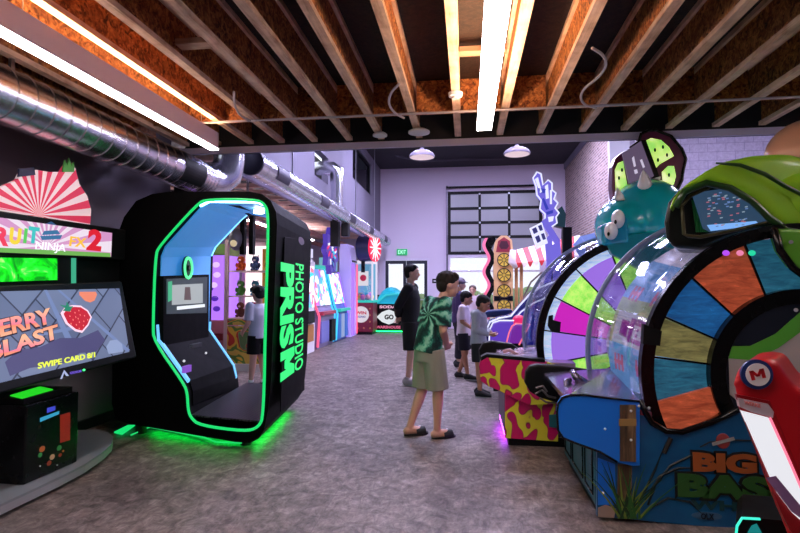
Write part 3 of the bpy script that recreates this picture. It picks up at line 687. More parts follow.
# green lit shelf under the screen
MB().prism([PZ(10, 396, .66), PZ(40, 387, .66), PZ(53, 390, .66), PZ(22, 399, .66)], (0, 0, .006)).build('lit_tray', glow('tray_green', (40, 225, 40), .9), game)
MB().box((-3.42, 3.2, .62), (-2.98, 3.64, .659)).build('tray_base', BLKM, game)
MB().box((-3.6, 3.30, ZS), (-3.46, 3.50, 2.05)).build('rear_column', BLKM, game)
MB().beam((-3.5, 2.75, .10), (-3.2, 2.9, .55), .05, .05).build('rear_strut', BLKM, game)
# tilted monitor
s_tr = PX(122, 281, -3.0); s_br = PX(137, 357, -2.80); s_tl = PX(-60, 288, -3.045); s_bl = PX(-60, 409, -2.845)
mn = (s_tl-s_tr).cross(s_br-s_tr).normalized(); mn = -mn if mn.x < 0 else mn
MB().prism([s_tr, s_br, s_bl, s_tl], -mn*.09).build('monitor_frame', BLKM, game, bevel=.012)
def MP(x, y, o=.0): return PP(x, y, s_tr+mn*o, mn)
SCRM, nt, b = nodemat('slate_screen'); 
v = coords(nt, (1, 1, 1), (.0, .75, .6)); br = nt.nodes.new('ShaderNodeTexBrick'); nt.links.new(coords(nt, (1, 1, 1), (.9, PI/2, 0)), br.inputs['Vector'])
br.inputs['Scale'].default_value = 1; br.inputs['Brick Width'].default_value = .34; br.inputs['Row Height'].default_value = .2; br.inputs['Mortar Size'].default_value = .006
for k, q in (('Color1', (92, 104, 140)), ('Color2', (122, 134, 168)), ('Mortar', (48, 52, 78))): br.inputs[k].default_value = (*lin(q), 1)
nt.links.new(br.outputs['Color'], b.inputs['Emission Color']); b.inputs['Emission Strength'].default_value = 1; b.inputs['Base Color'].default_value = (.01, .01, .01, 1); b.inputs['Roughness'].default_value = .3
scr_ = MB().prism([MP(-55, 293, .0), MP(119, 288.5, .0), MP(129, 352, .0), MP(-55, 396, .0)], mn*.004).build('display_screen', SCRM, game)
su = (MP(100, 300)-MP(60, 301)).normalized(); 
def mtext(s, a, bq, c, mt, off=.02, o=.012, ext=.004):
    A_ = MP(*a, o); B_ = MP(*bq, o); C_ = MP(*c, o); u_ = (C_-A_); return text('screen_lettering', s, A_, B_-A_, u_-(B_-A_)*u_.dot(B_-A_)/(B_-A_).length_squared, (B_-A_).length, (u_-(B_-A_)*u_.dot(B_-A_)/(B_-A_).length_squared).length, mt, scr_, ext, off, .2)
glb = glow('screen_slash', (150, 180, 235), 1.1)
mb = MB()
for pl in ([(57, 290), (60, 290), (130, 350), (127, 352)], [(44, 290), (47, 290), (75, 345), (70, 350)], [(20, 340), (22, 338), (90, 322), (88, 327)]): mb.prism([MP(x, y, .005) for x, y in pl], mn*.001)
mb.build('slash_streaks', glow('streaks', (120, 138, 186), 1.0), scr_)
mb = MB(); mb.prism([MP(x, y, .0055) for x, y in ((5, 362), (18, 350), (40, 347), (60, 338), (80, 338), (98, 330), (105, 340), (96, 352), (80, 353), (66, 363), (30, 368), (10, 376))], mn*.001); mb.build('dark_haze', glow('purple_shadow', (84, 80, 128), .9), scr_)
m2, nt2, b2 = nodemat('berry_letter'); tcn = nt2.nodes.new('ShaderNodeTexCoord'); sx = nt2.nodes.new('ShaderNodeSeparateXYZ'); nt2.links.new(tcn.outputs['Object'], sx.inputs[0])
wv = nt2.nodes.new('ShaderNodeMath'); wv.operation = 'FRACT'; mu = nt2.nodes.new('ShaderNodeMath'); mu.operation = 'MULTIPLY'; mu.inputs[1].default_value = 6; nt2.links.new(sx.outputs['Z'], mu.inputs[0]); nt2.links.new(mu.outputs[0], wv.inputs[0])
nt2.links.new(ramp(nt2, wv.outputs[0], [(0, (250, 120, 150)), (.5, (255, 190, 150)), (1, (250, 140, 110))]), b2.inputs['Emission Color']); b2.inputs['Emission Strength'].default_value = 1.05; b2.inputs['Base Color'].default_value = (.02, .02, .02, 1)
DK = glow('letter_shadow', (40, 20, 60), .5)
mtext('BERRY', (-14, 342), (56, 324), (-15, 322), DK, .06, .007, .002); mtext('BERRY', (-14, 341), (55, 322), (-14, 323), m2, .03)
mtext('BLAST', (-12, 364), (63, 338), (-14, 345), DK, .06, .007, .002); mtext('BLAST', (-12, 362), (62, 337), (-13, 345), m2, .03)
mtext('SWIPE CARD 8/1', (38, 369), (96, 357), (37.5, 363), glow('yellow_letter', (235, 245, 70), 1.15), .02)
c = MP(77, 319, .01); k_ = (MP(90, 319, .01)-c); up_ = mn.cross(su); up_ = up_ if up_.z > 0 else -up_
def blob(c, pts, sc, mt, name, o=0, th=.004): return MB().prism([c+su*x*sc*1.35+up_*z*sc+mn*o for x, z in pts], mn*th).build(name, mt, scr_)
berry = [(-.9, .45), (-.55, .85), (-.1, .95), (.4, .9), (.8, .55), (.95, .05), (.6, -.5), (.1, -.95), (-.3, -.8), (-.75, -.25)]
blob(c, berry, .115, glow('berry_halo', (250, 215, 235), 1.1), 'berry_outline')
blob(c, berry, .098, glow('berry_red', (205, 25, 50), 1.0), 'strawberry', .005)
mb = MB()
for i in range(16):
    a = i*2.4; r = .018*math.sqrt(i)*1.1; mb.prism([c+su*(1.3*r*math.cos(a)+.005*math.cos(t*1.57))+up_*(r*math.sin(a)+.007*math.sin(t*1.57))+mn*.010 for t in range(4)], mn*.001)
mb.build('berry_seeds', glow('seed', (255, 170, 150), 1), scr_)
blob(MP(66, 309, .01), [(-.7, -.3), (-.3, .1), (-.9, .6), (-.1, .4), (.1, 1.0), (.3, .3), (.8, .3), (.2, -.5)], .05, glow('leaf_teal', (40, 140, 110), 1), 'berry_leaf', .012)
blob(MP(88, 294, .006), [(-.9, .25), (.9, .25), (.95, -.1), (.5, -.8), (0, -1), (-.5, -.8), (-.95, -.1)], .07, glow('peach', (245, 140, 110), 1), 'peach_fruit')
blob(MP(114, 347, .006), [(-.8, -.7), (-.9, .1), (-.3, .8), (.5, .8), (1, .2), (.9, -.7)], .07, glow('pale_stone', (150, 165, 205), 1), 'stone_emblem')
# logo on the lower bezel
mb = MB(); mb.prism([MP(60, 379, .012), MP(64, 370, .012), MP(69, 376, .012), (MP(66, 376, .012)), MP(64, 373, .012), MP(62, 379, .012)], mn*.002)
mb.build('bezel_logo', glow('logo_white', (180, 190, 230), .9), game)
mtb = MP(70, 374, .012)
text('bezel_lettering', 'ADRENALINE', MP(70, 374.5, .012), su, up_, .11, .018, glow('bezel_violet', (120, 90, 220), .9), game, .002)
MB().sph(MP(84, 370, .02), .008, 8, 6).build('status_light', glow('led_green', (60, 255, 120), 3), game)
# upper body: green window, marquee, topper
gx = -3.23
def GX(x, y, o=0): return PX(x, y, gx+o)
MB().pxx([(-40, 255), (62, 256), (62, 290), (-40, 290)], gx-.16, .15).build('light_box', BLKM, game)
m3, nt3, b3 = nodemat('green_window'); n3 = noise(nt3, coords(nt3), 6, 3, .6, 1.5)
nt3.links.new(ramp(nt3, n3, [(.35, (0, 140, 20)), (.5, (10, 220, 20)), (.62, (40, 235, 60)), (.74, (190, 255, 130))]), b3.inputs['Emission Color']); b3.inputs['Emission Strength'].default_value = 1.3; b3.inputs['Base Color'].default_value = (0, .02, 0, 1)
MB().pxx([(-36, 257), (56, 258.5), (56, 280), (-36, 283)], gx-.01, .012).build('green_window', m3, game)
MB().pxx([(70, 258), (74, 258), (74, 290), (70, 290)], gx-.02, .02).build('side_light', glow('side_green', (70, 190, 150), .8), game)
MB().pxx([(60, 255), (108, 257), (108, 300), (62, 300)], gx-.18, .12).build('upper_body', BLKM, game)
MB().pxx([(-60, 205), (113.5, 230), (112.5, 260), (-60, 254)], gx-.12, .13).build('marquee_box', BLKM, game, bevel=.01)
m4, nt4, b4 = nodemat('sunburst_marquee')
tcn = coords(nt4); gr = nt4.nodes.new('ShaderNodeVectorMath'); gr.operation = 'SUBTRACT'; cc_ = GX(45, 246); gr.inputs[1].default_value = cc_; nt4.links.new(tcn, gr.inputs[0])
sx = nt4.nodes.new('ShaderNodeSeparateXYZ'); nt4.links.new(gr.outputs[0], sx.inputs[0]); at2 = nt4.nodes.new('ShaderNodeMath'); at2.operation = 'ARCTAN2'; nt4.links.new(sx.outputs['Z'], at2.inputs[0]); nt4.links.new(sx.outputs['Y'], at2.inputs[1])
mu = nt4.nodes.new('ShaderNodeMath'); mu.operation = 'MULTIPLY'; mu.inputs[1].default_value = 3.5; nt4.links.new(at2.outputs[0], mu.inputs[0]); fr_ = nt4.nodes.new('ShaderNodeMath'); fr_.operation = 'FRACT'; nt4.links.new(mu.outputs[0], fr_.inputs[0])
nt4.links.new(ramp(nt4, fr_.outputs[0], [(0, (240, 225, 240)), (.5, (214, 150, 200))], 'CONSTANT'), b4.inputs['Emission Color']); b4.inputs['Emission Strength'].default_value = 1; b4.inputs['Base Color'].default_value = (.02, .02, .02, 1)
mq = MB().pxx([(-55, 210), (111.5, 233), (110.5, 257), (-55, 250)], gx+.012, .006).build('marquee_panel', m4, game)
def gtext(s, x0, x1, y0, y1, mt, o=.022, off=.03):
    a = GX(x0, y1, o); bq = GX(x1, y1-(x1-x0)*-.02, o); h_ = abs(GX(x0, y0, o).z-a.z)
    text('marquee_lettering', s, a, Vector((0, 1, 0)), (0, 0, 1), bq.y-a.y, h_, mt, mq, .004, off, .1)
for s, x0, x1, y0, y1, cl in (('F', -18, -8, 223, 247, (230, 40, 60)), ('R', -7, 8, 226, 245, (235, 60, 90)), ('U', 9, 21, 227, 244, (240, 210, 60)), ('I', 23, 27, 228, 243, (90, 200, 90)), ('T', 28, 39, 226, 243, (60, 190, 190))):
    gtext(s, x0, x1, y0, y1, glow('fruit_'+s, cl, 1.1), .024, .05)
mb = MB(); mb.mi(0).pxx([(40, 236), (62, 235), (60, 239), (42, 240)], gx+.019, .003).mi(0).pxx([(44, 231), (57, 230), (60, 234), (42, 235)], gx+.019, .003).mi(1).pxx([(-55, 245), (110, 253), (110.5, 257), (-55, 250)], gx+.019, .002)
mb.mi(2).pxx([(45, 224), (51, 221.5), (56, 225), (50, 228)], gx+.013, .004)
mb.build('marquee_art', [glow('pagoda', (60, 120, 170), .9), glow('marq_green', (120, 190, 90), .9), glow('pagoda2', (50, 90, 140), .9)], mq)
gtext('NINJA', 35, 65, 241, 251.5, glow('ninja_white', (245, 245, 255), 1.2), .026, .0)
gtext('FX', 69, 86, 236, 246, glow('fx_orange', (250, 190, 60), 1.1), .026, .015)
gtext('2', 86, 101, 228, 250, glow('two_red', (215, 30, 50), 1.1), .026, .05)
# topper: rounded cut-out board with red and white rays (plain, without the figures)
m5, nt5, b5 = nodemat('red_ray_board')
tcn = coords(nt5); gr = nt5.nodes.new('ShaderNodeVectorMath'); gr.operation = 'SUBTRACT'; gr.inputs[1].default_value = GX(40, 215); nt5.links.new(tcn, gr.inputs[0])
sx = nt5.nodes.new('ShaderNodeSeparateXYZ'); nt5.links.new(gr.outputs[0], sx.inputs[0]); at2 = nt5.nodes.new('ShaderNodeMath'); at2.operation = 'ARCTAN2'; nt5.links.new(sx.outputs['Z'], at2.inputs[0]); nt5.links.new(sx.outputs['Y'], at2.inputs[1])
mu = nt5.nodes.new('ShaderNodeMath'); mu.operation = 'MULTIPLY'; mu.inputs[1].default_value = 4; nt5.links.new(at2.outputs[0], mu.inputs[0]); fr_ = nt5.nodes.new('ShaderNodeMath'); fr_.operation = 'FRACT'; nt5.links.new(mu.outputs[0], fr_.inputs[0])
nt5.links.new(ramp(nt5, fr_.outputs[0], [(0, (205, 50, 84)), (.5, (225, 200, 205))], 'CONSTANT'), b5.inputs['Base Color']); b5.inputs['Roughness'].default_value = .5
nt5.links.new(ramp(nt5, fr_.outputs[0], [(0, (205, 50, 84)), (.5, (225, 200, 205))], 'CONSTANT'), b5.inputs['Emission Color']); b5.inputs['Emission Strength'].default_value = .45
tb = MB().pxx([(-20, 208), (-20, 196), (0, 186), (14, 180), (18, 172), (33, 170), (45, 172), (58, 172), (62, 166), (72, 168), (76, 184), (84, 196), (88, 210), (87, 225)], gx-.04, .03).build('topper_board', m5, game)
MB().pxx([(62, 168), (64, 160), (66, 166), (68, 158), (70, 166), (73, 162), (73, 172), (62, 172)], gx-.008, .012).build('green_tuft', mat('tuft_green', (90, 170, 80), .6), tb)
MB().pxx([(17, 177), (18, 169), (33, 167), (34, 175)], gx-.008, .012).build('navy_edge', mat('tuft_navy', (40, 44, 80), .6), tb)

# ================= LEFT ROW BEYOND THE BOOTH =================
def acryl_box(mb, lo, hi): mb.box(lo, hi)
def toy(loc, s, col, kind, lb, col2=None):
    x, y, z = loc; t = thing('plush_toy', lb, 'plush toy', loc, 'plush prizes in the lit cabinet')
    mcol = mat('plush_%d_%d_%d' % col, col, .9); m2 = mat('plush_%d_%d_%d' % (col2 or (240, 235, 225)), col2 or (240, 235, 225), .9)
    b_ = MB(); b_.sph((x, y, z+s*.42), (s*.36, s*.32, s*.42), 12, 8); b_.sph((x, y-s*.05, z+s*1.0), (s*.34, s*.3, s*.3), 12, 8)
    b_.sph((x-s*.36, y-s*.1, z+s*.5), (s*.13, s*.13, s*.22), 8, 6); b_.sph((x+s*.36, y-s*.1, z+s*.5), (s*.13, s*.13, s*.22), 8, 6)
    b_.sph((x-s*.2, y-s*.28, z+s*.13), (s*.15, s*.22, s*.13), 8, 6); b_.sph((x+s*.2, y-s*.28, z+s*.13), (s*.15, s*.22, s*.13), 8, 6)
    b_.build('body', mcol, t, True)
    e = MB()
    if kind == 0: e.sph((x-s*.25, y, z+s*1.27), (s*.1, s*.06, s*.1), 8, 6); e.sph((x+s*.25, y, z+s*1.27), (s*.1, s*.06, s*.1), 8, 6)
    elif kind == 1: e.sph((x-s*.15, y, z+s*1.5), (s*.07, s*.05, s*.28), 8, 6); e.sph((x+s*.15, y, z+s*1.5), (s*.07, s*.05, s*.28), 8, 6)
    else: e.cyl((x-s*.2, y, z+s*1.2), (x-s*.24, y, z+s*1.42), s*.07, .005, 8); e.cyl((x+s*.2, y, z+s*1.2), (x+s*.24, y, z+s*1.42), s*.07, .005, 8)
    e.sph((x, y-s*.33, z+s*.93), (s*.12, s*.08, s*.09), 8, 6); e.build('ears_and_muzzle', m2, t, True)
# prize cabinet seen through the booth
cab = thing('prize_cabinet', 'tall white framed cabinet of lit plush prizes seen through the booth', 'prize cabinet', (-3.85, 8.9, 0))
X0, X1, Y0, Y1 = -4.17, -3.28, 8.55, 9.32
PK = mat('pale_pink_post', (214, 186, 190), .5); YL = mat('yellow_panel', (226, 190, 70), .5)
fb = MB()
for x in (X0, X1-.06):
    for y in (Y0, Y1-.06): fb.box((x, y, 0), (x+.06, y+.06, 2.2))
fb.box((X0, Y0, 2.2), (X1, Y1, 2.27)); fb.build('frame', PK, cab)
MB().box((X0+.06, Y1-.03, .9), (X1-.06, Y1-.02, 2.2)).build('lit_back', glow('cab_back', (255, 232, 238), 1.6), cab)
MB().box((X1-.50, Y1-.05, 1.0), (X1-.07, Y1-.031, 2.15)).build('yellow_back_panel', YL, cab)
for z in (.9, 1.28, 1.72): MB().box((X0+.061, Y0+.02, z-.02), (X1-.061, Y1-.031, z)).build('shelf', mat('pale_shelf', (236, 214, 200), .5), cab)
m6, nt6, b6 = nodemat('swirl_panel'); n6 = noise(nt6, coords(nt6), 2.2, 2, .4, 1.2)
col6 = ramp(nt6, n6, [(.0, (96, 130, 84)), (.42, (120, 160, 110)), (.45, (200, 60, 50)), (.49, (235, 190, 70)), (.53, (100, 140, 60)), (.58, (225, 190, 90)), (.7, (240, 200, 120))], 'CONSTANT')
nt6.links.new(col6, b6.inputs['Base Color']); b6.inputs['Roughness'].default_value = .4
MB().box((X0+.061, Y0+.01, .12), (X1-.061, Y0+.04, .76)).build('art_panel', m6, cab)
MB().box((X0+.061, Y0+.01, .78), (X1-.061, Y0+.04, .88)).build('art_band', m6, cab)
MB().box((X0, Y0-.03, .0), (X1, Y1, .119)).build('plinth', mat('cab_white', (230, 225, 230), .5), cab)
cols = [((230, 110, 50), 0), ((70, 90, 130), 2), ((225, 80, 60), 1), ((90, 170, 70), 0), ((60, 150, 170), 2), ((220, 160, 60), 0), ((120, 80, 60), 1), ((230, 90, 140), 0), ((100, 60, 50), 0)]
wn_ = ['orange', 'slate blue', 'red long-eared', 'green', 'teal', 'amber', 'brown long-eared', 'pink', 'dark brown']
k = 0
for zi, z in enumerate((1.72, 1.28, .9)):
    for xi in range(3 if zi < 2 else 3):
        col, kd = cols[k]; toy((X0+.17+xi*.27, Y0+.3, z+.001), .205, col, kd, '%s plush toy on the %s shelf of the prize cabinet' % (wn_[k], ('top', 'middle', 'bottom')[zi])); k += 1
# violet redemption machine left of it
t = thing('arcade_cabinet', 'violet lit prize machine just left of the prize cabinet, through the booth', 'arcade machine', (-4.6, 9.0, 0))
MB().box((-5.0, 8.7, 0), (-4.24, 9.3, .85)).build('base', mat('rose_panel', (196, 120, 140), .5), t, bevel=.02)
MB().box((-5.0, 8.75, .85), (-4.24, 9.3, 2.0)).build('lit_back', glow('violet_back', (170, 110, 235), 1.3), t)
MB().box((-5.0, 8.7, 2.0), (-4.24, 9.3, 2.2)).build('marquee', mat('green_marquee', (130, 180, 90), .5), t, bevel=.02)
mb = MB()
for k in range(14):
    a = k*1.9; mb.mi(k % 3).sph((-4.62+.22*math.cos(a), 8.74, 1.05+.06*k), (.07, .03, .05), 8, 6)
mb.build('charms', [glow('ch1', (90, 40, 190), .8), glow('ch2', (235, 200, 255), 1), mat('ch3', (150, 30, 60), .5)], t)
MB().box((-4.99, 8.68, .5), (-4.25, 8.699, .62)).build('art_band', mat('maroon', (130, 30, 40), .5), t)
# side bay left of the violet machine, white background
t = thing('arcade_cabinet', 'pale pink machine body at the far left of the booth opening', 'arcade machine', (-5.6, 9.2, 0))
MB().box((-6.1, 8.9, 0), (-5.1, 9.6, 2.1)).build('body', PK, t, bevel=.03)
MB().box((-6.0, 8.88, 1.0), (-5.2, 8.899, 1.9)).build('lit_window', glow('lw1', (240, 215, 255), 1.1), t)

# row of machines facing +X, seen past the booth
def cabinet_x(name, lb, X, y0, y1, prof, mbody, cat='arcade machine', depth=None):
    """side profile (x offset from X, z) extruded along Y"""
    t = thing(name, lb, cat, (X-.4, (y0+y1)/2, 0))
    MB().prism([(X+a, y0, z) for a, z in prof], (0, y1-y0, 0)).build('body', mbody, t, bevel=.015)
    return t
CW = mat('cab_white', (230, 225, 230), .5)
TEAL = glow('teal_trim', (40, 190, 180), 1.0); PINKL = glow('pink_trim', (255, 90, 130), 1.4); VIOL = glow('violet_trim', (140, 90, 255), 1.8); CYAN = glow('cyan_trim', (70, 200, 255), 1.3)
m7, nt7, b7 = nodemat('busy_lit_interior'); vv = coords(nt7); n7 = nt7.nodes.new('ShaderNodeTexVoronoi'); n7.inputs['Scale'].default_value = 7; nt7.links.new(vv, n7.inputs['Vector'])
s7 = nt7.nodes.new('ShaderNodeSeparateColor'); nt7.links.new(n7.outputs['Color'], s7.inputs[0])
c7 = ramp(nt7, s7.outputs[0], [(0, (240, 240, 255)), (.25, (120, 160, 240)), (.4, (250, 240, 250)), (.55, (60, 190, 190)), (.68, (180, 100, 230)), (.8, (255, 255, 255)), (.92, (240, 110, 120))], 'CONSTANT')
nt7.links.new(c7, b7.inputs['Emission Color']); b7.inputs['Emission Strength'].default_value = 1.0; nt7.links.new(c7, b7.inputs['Base Color'])
# a) near white cabinet, mostly hidden by the booth
t = cabinet_x('prize_merchandiser', 'tall white merchandiser with wooden lower panel just beyond the booth', -3.4, 10.3, 11.4, [(-.8, 0), (0, 0), (0, 2.0), (-.1, 2.1), (-.8, 2.1)], CW)
MB().box((-3.399, 10.4, 1.0), (-3.39, 11.3, 1.9)).build('lit_window', m7, t); MB().box((-3.399, 10.4, .25), (-3.388, 11.3, .62)).build('lower_panel', mat('ochre_wood', (180, 120, 60), .5), t)
MB().box((-3.399, 10.45, .66), (-3.34, 11.2, .92)).build('prize_door', BLKM, t); MB().box((-3.8, 10.31, 2.101), (-3.45, 11.39, 2.3)).build('marquee', glow('mq_white', (225, 220, 255), 1), t)
# b) slanted pusher game with teal and pink edges and a large purple topper
t = cabinet_x('coin_pusher', 'slant-fronted ticket game with teal and pink edges and purple topper', -3.450, 11.800, 13.200, [(-.9, 0), (0, 0), (.04, .75), (-.05, .95), (-.25, 1.9), (-.9, 1.95)], mat('lav_body', (140, 130, 170), .4))
for y in (11.780, 13.180): 
    MB().tube([(-3.440, y, .05), (-3.400, y, .75), (-3.490, y, .97), (-3.700, y, 1.93)], .028, 8).build('edge_light', PINKL if y < 12 else CYAN, t)
MB().prism([(-3.505, 11.900, 1.0), (-3.505, 13.100, 1.0), (-3.700, 13.100, 1.88), (-3.700, 11.900, 1.88)], (.02, 0, .005)).build('lit_playfield', m7, t)
MB().tube([(-3.700, 11.780, 1.95), (-3.700, 13.200, 1.95)], .05, 8).build('top_light', TEAL, t)
MB().box((-3.445, 11.950, .12), (-3.400, 12.650, .62)).build('front_panel', mat('pusher_panel', (120, 120, 190), .4), t); MB().box((-3.420, 12.700, .1), (-3.350, 13.100, .64)).build('coin_door', BLKM, t)
MB().box((-3.500, 11.900, .78), (-3.340, 13.100, .86)).build('control_ledge', mat('rosewood', (170, 60, 80), .4), t)
tp = MB(); r_ = random.Random(3)
outline = []
for k in range(18):
    a = 2*PI*k/18; q = 1+.16*(1 if k % 2 else -1); outline.append((-3.38, 12.400+.55*q*math.cos(a), 2.33+.5*q*math.sin(a)))
tp.prism(outline, (.12, 0, 0)); tpo = tp.build('topper', glow('topper_violet', (84, 60, 190), .8), t)
mb = MB()
for k in range(22):
    a = r_.random()*2*PI; q = r_.random()*.4; mb.mi(k % 4).beam((-3.255, 12.400+q*math.cos(a), 2.33+q*.8*math.sin(a)), (-3.255, 12.400+(q+.14)*math.cos(a+.3), 2.33+(q+.12)*.8*math.sin(a+.3)), .03, .05)
mb.build('topper_art', [glow('ta1', (235, 235, 255), 1.2), glow('ta2', (230, 60, 120), 1.1), glow('ta3', (60, 190, 230), 1.1), glow('ta4', (60, 40, 140), .8)], tpo)
# c) blue panelled pusher next to it
t = cabinet_x('coin_pusher', 'blue lit slant-fronted ticket game beside the lavender column', -3.450, 13.500, 14.700, [(-.9, 0), (0, 0), (.04, .75), (-.05, .95), (-.25, 1.85), (-.9, 1.9)], mat('blue_body', (84, 104, 190), .4))
for y in (13.480, 14.680): MB().tube([(-3.440, y, .05), (-3.400, y, .75), (-3.490, y, .97), (-3.700, y, 1.88)], .028, 8).build('edge_light', CYAN if y < 14 else VIOL, t)
MB().prism([(-3.505, 13.600, 1.0), (-3.505, 14.600, 1.0), (-3.700, 14.600, 1.83), (-3.700, 13.600, 1.83)], (.02, 0, .005)).build('lit_playfield', m7, t)
MB().box((-3.500, 13.500, .8), (-3.320, 14.700, .87)).build('control_ledge', TEAL, t)
for k, y in enumerate((13.550, 13.950, 14.350)): MB().box((-3.445, y, .08), (-3.390, y+.3, .72)).build('front_panel', glow('bp%d' % (k % 2), ((60, 120, 230), (170, 190, 245))[k % 2], .7), t)
MB().box((-3.950, 13.600, 1.9), (-3.700, 14.600, 2.25)).build('topper', glow('mint_topper', (130, 200, 220), .7), t)
# d) lavender column
LAV = mat('lavender_column', (176, 160, 226), .35, emit=.35)
t = cabinet_x('arcade_tower', 'tall lavender lit tower machine left of the round red sign', -3.350, 14.850, 15.650, [(-.35, 0), (0, 0), (0, 2.2), (-.05, 2.6), (-.1, 2.72), (-.35, 2.72)], LAV)
for y in (14.900, 15.150, 15.600): MB().tube([(-3.330, y, .05), (-3.330, y, .9), (-3.330, y, 2.15)], .02, 8).build('edge_light', VIOL if y < 15.550 else PINKL, t)
MB().box((-3.349, 14.950, 2.2), (-3.320, 15.550, 2.24)).build('seam', BLKM, t)
# e) crane with round red sign
t = thing('claw_machine', 'glass claw machine with dark red base and round white badge', 'claw machine', (-3.24, 16.1, 0))
RC = mat('dark_red_base', (110, 24, 40), .4)
cx0, cx1, cy0, cy1 = -3.62, -2.86, 15.72, 16.5
MB().box((cx0, cy0, .08), (cx1, cy1, .98)).build('base', RC, t, bevel=.02); MB().box((cx0+.03, cy0+.03, 0), (cx1-.03, cy1-.03, .079)).build('plinth', BLKM, t)
mb = MB()
for k in range(16):
    mb.sph((cx0+.1+.19*(k % 4), cy0-.001, .2+.2*(k//4)), (.03, .006, .03), 8, 6)
mb.build('dot_pattern', mat('gold_dot', (170, 110, 60), .5), t)
c = Vector((cx0+.39, cy0-.012, .62)); MB().lathe([(.001, 0), (.25, 0), (.25, .01), (.001, .012)], c, (0, 1, 0), 28).build('round_badge', glow('badge_white', (240, 230, 240), .8), t)
text('badge_lettering', 'WIN', c+Vector((-.17, -.004, .0)), (1, 0, 0), (0, 0, 1), .34, .1, mat('badge_red', (200, 30, 60), .5), t, .004, .04)
text('badge_lettering', 'WIZARD', c+Vector((-.15, -.004, -.1)), (1, 0, 0), (0, 0, 1), .3, .06, mat('badge_blue', (50, 50, 150), .5), t, .004, .03)
MB().box((cx0, cy0, .98), (cx1+.02, cy1, 1.05)).build('ledge', TEAL, t)
fb = MB()
for x in (cx0, cx1-.05):
    for y in (cy0, cy1-.05): fb.box((x, y, 1.05), (x+.05, y+.05, 2.25))
fb.box((cx0, cy0, 2.2), (cx1, cy1, 2.28)); fb.build('frame', glow('white_frame', (240, 230, 255), .9), t)
MB().box((cx0+.05, cy1-.045, 1.05), (cx1-.05, cy1-.035, 2.2)).build('back_panel', glow('claw_back', (120, 190, 235), .8), t)
MB().box((cx0+.051, cy0+.02, 1.05), (cx1-.051, cy0+.026, 2.2)).build('glass_pane', GLASS, t)
MB().tube([(-3.24, 16.1, 2.2), (-3.24, 16.1, 1.75)], .02, 8).sph((-3.24, 16.1, 1.72), .06, 10, 6).tube([(-3.24, 16.1, 1.7), (-3.34, 16.1, 1.6), (-3.29, 16.1, 1.5)], .012, 6).tube([(-3.24, 16.1, 1.7), (-3.14, 16.1, 1.6), (-3.19, 16.1, 1.5)], .012, 6).build('claw', STEEL, t)
mb = MB(); rr = random.Random(5)
for k in range(16): mb.mi(k % 4).sph((cx0+.15+rr.random()*.46, cy0+.15+rr.random()*.48, 1.12+.1*rr.random()), .09, 10, 7)
o = mb.build('toy_heap', [mat('th1', (40, 150, 190), .8), mat('th2', (230, 120, 150), .8), mat('th3', (240, 220, 120), .8), mat('th4', (150, 90, 200), .8)], None, True)
tag(o, 'heap of small soft toys inside the glass claw machine', 'toys', None, 'stuff')
MB().box((cx0+.3, cy0-.02, 1.5), (cx0+.62, cy0-.004, 1.95)).build('notice', glow('notice_white', (240, 235, 245), .8), t)
MB().lathe([(.001, 0), (.1, 0), (.001, .01)], (cx0+.46, cy0-.03, 1.74), (0, 1, 0), 16).build('notice_emblem', mat('em_red', (210, 50, 70), .5), t)
RS = thing('round_sign', 'round red and white lit wheel sign beside the far wall', 'sign', (-2.75, 15.3, 2.1))
c = P(374, 248, 15.3); ax = Vector((.97, -.25, 0)).normalized()
MB().cyl(c+ax*0, c-ax*.42, .40, .40, 40).build('drum', mat('navy_drum', (44, 48, 96), .4), RS, 40)
MB().lathe([(.30, .0), (.415, .0), (.415, .05), (.30, .05)], c, ax, 48).build('outer_ring', glow('sign_red', (235, 30, 70), 1.4), RS, 40)
MB().lathe([(.001, 0), (.299, 0), (.299, .03), (.001, .035)], c, ax, 40).build('face', glow('sign_face', (225, 60, 90), 1.0), RS, 40)
u = Vector((0, 0, 1)); w_ = ax.cross(u)
mb = MB()
for k in range(12):
    a = 2*PI*k/12; dr = u*math.cos(a)+w_*math.sin(a); mb.beam(c+ax*.045+dr*.08, c+ax*.045+dr*.40, .035, .02, ax)
mb.lathe([(.001, .03), (.1, .03), (.1, .055), (.001, .06)], c, ax, 20); mb.build('spokes', glow('sign_white', (255, 235, 245), 1.5), RS)
MB().box((c.x-.4, 15.35, 1.9), (c.x-.3, 15.45, c.z-.36)).build('bracket', BLKM, RS)
# f) black box with GO badge and turquoise dome, green underglow
t = thing('arcade_cabinet', 'low black game with GO badge, turquoise hood and green underglow by the exit door', 'arcade machine', (-2.6, 16.8, 0))
gx0, gx1, gy0, gy1 = PZ(374, 332, 0).x, PZ(401, 330.5, 0).x, 16.6, 17.7
gx0, gx1 = -3.0, -2.02
MB().box((gx0, gy0, .08), (gx1, gy1, .92)).build('body', BLK, t, bevel=.02)
MB().box((gx0+.05, gy0+.05, 0), (gx1-.05, gy1-.05, .079)).build('plinth', BLKM, t)
MB().box((gx0-.02, gy0-.03, .03), (gx1+.02, gy0-.005, .06)).build('underglow_strip', glow('ug2', (30, 255, 120), 5), t)
text('badge_lettering', 'GO', (gx0+.36, gy0-.012, .42), (1, 0, 0), (0, 0, 1), .3, .16, BLK, t, .004, .05)
cc_ = Vector((gx0+.5, gy0-.002, .5)); mb = MB().prism([cc_+Vector(q) for q in ((-.4, 0, 0), (-.22, 0, .16), (0, 0, .24), (.22, 0, .16), (.4, 0, 0), (.22, 0, -.16), (0, 0, -.24), (-.22, 0, -.16))], (0, -.008, 0)); mb.build('badge', glow('badge_w2', (235, 240, 245), .9), t)
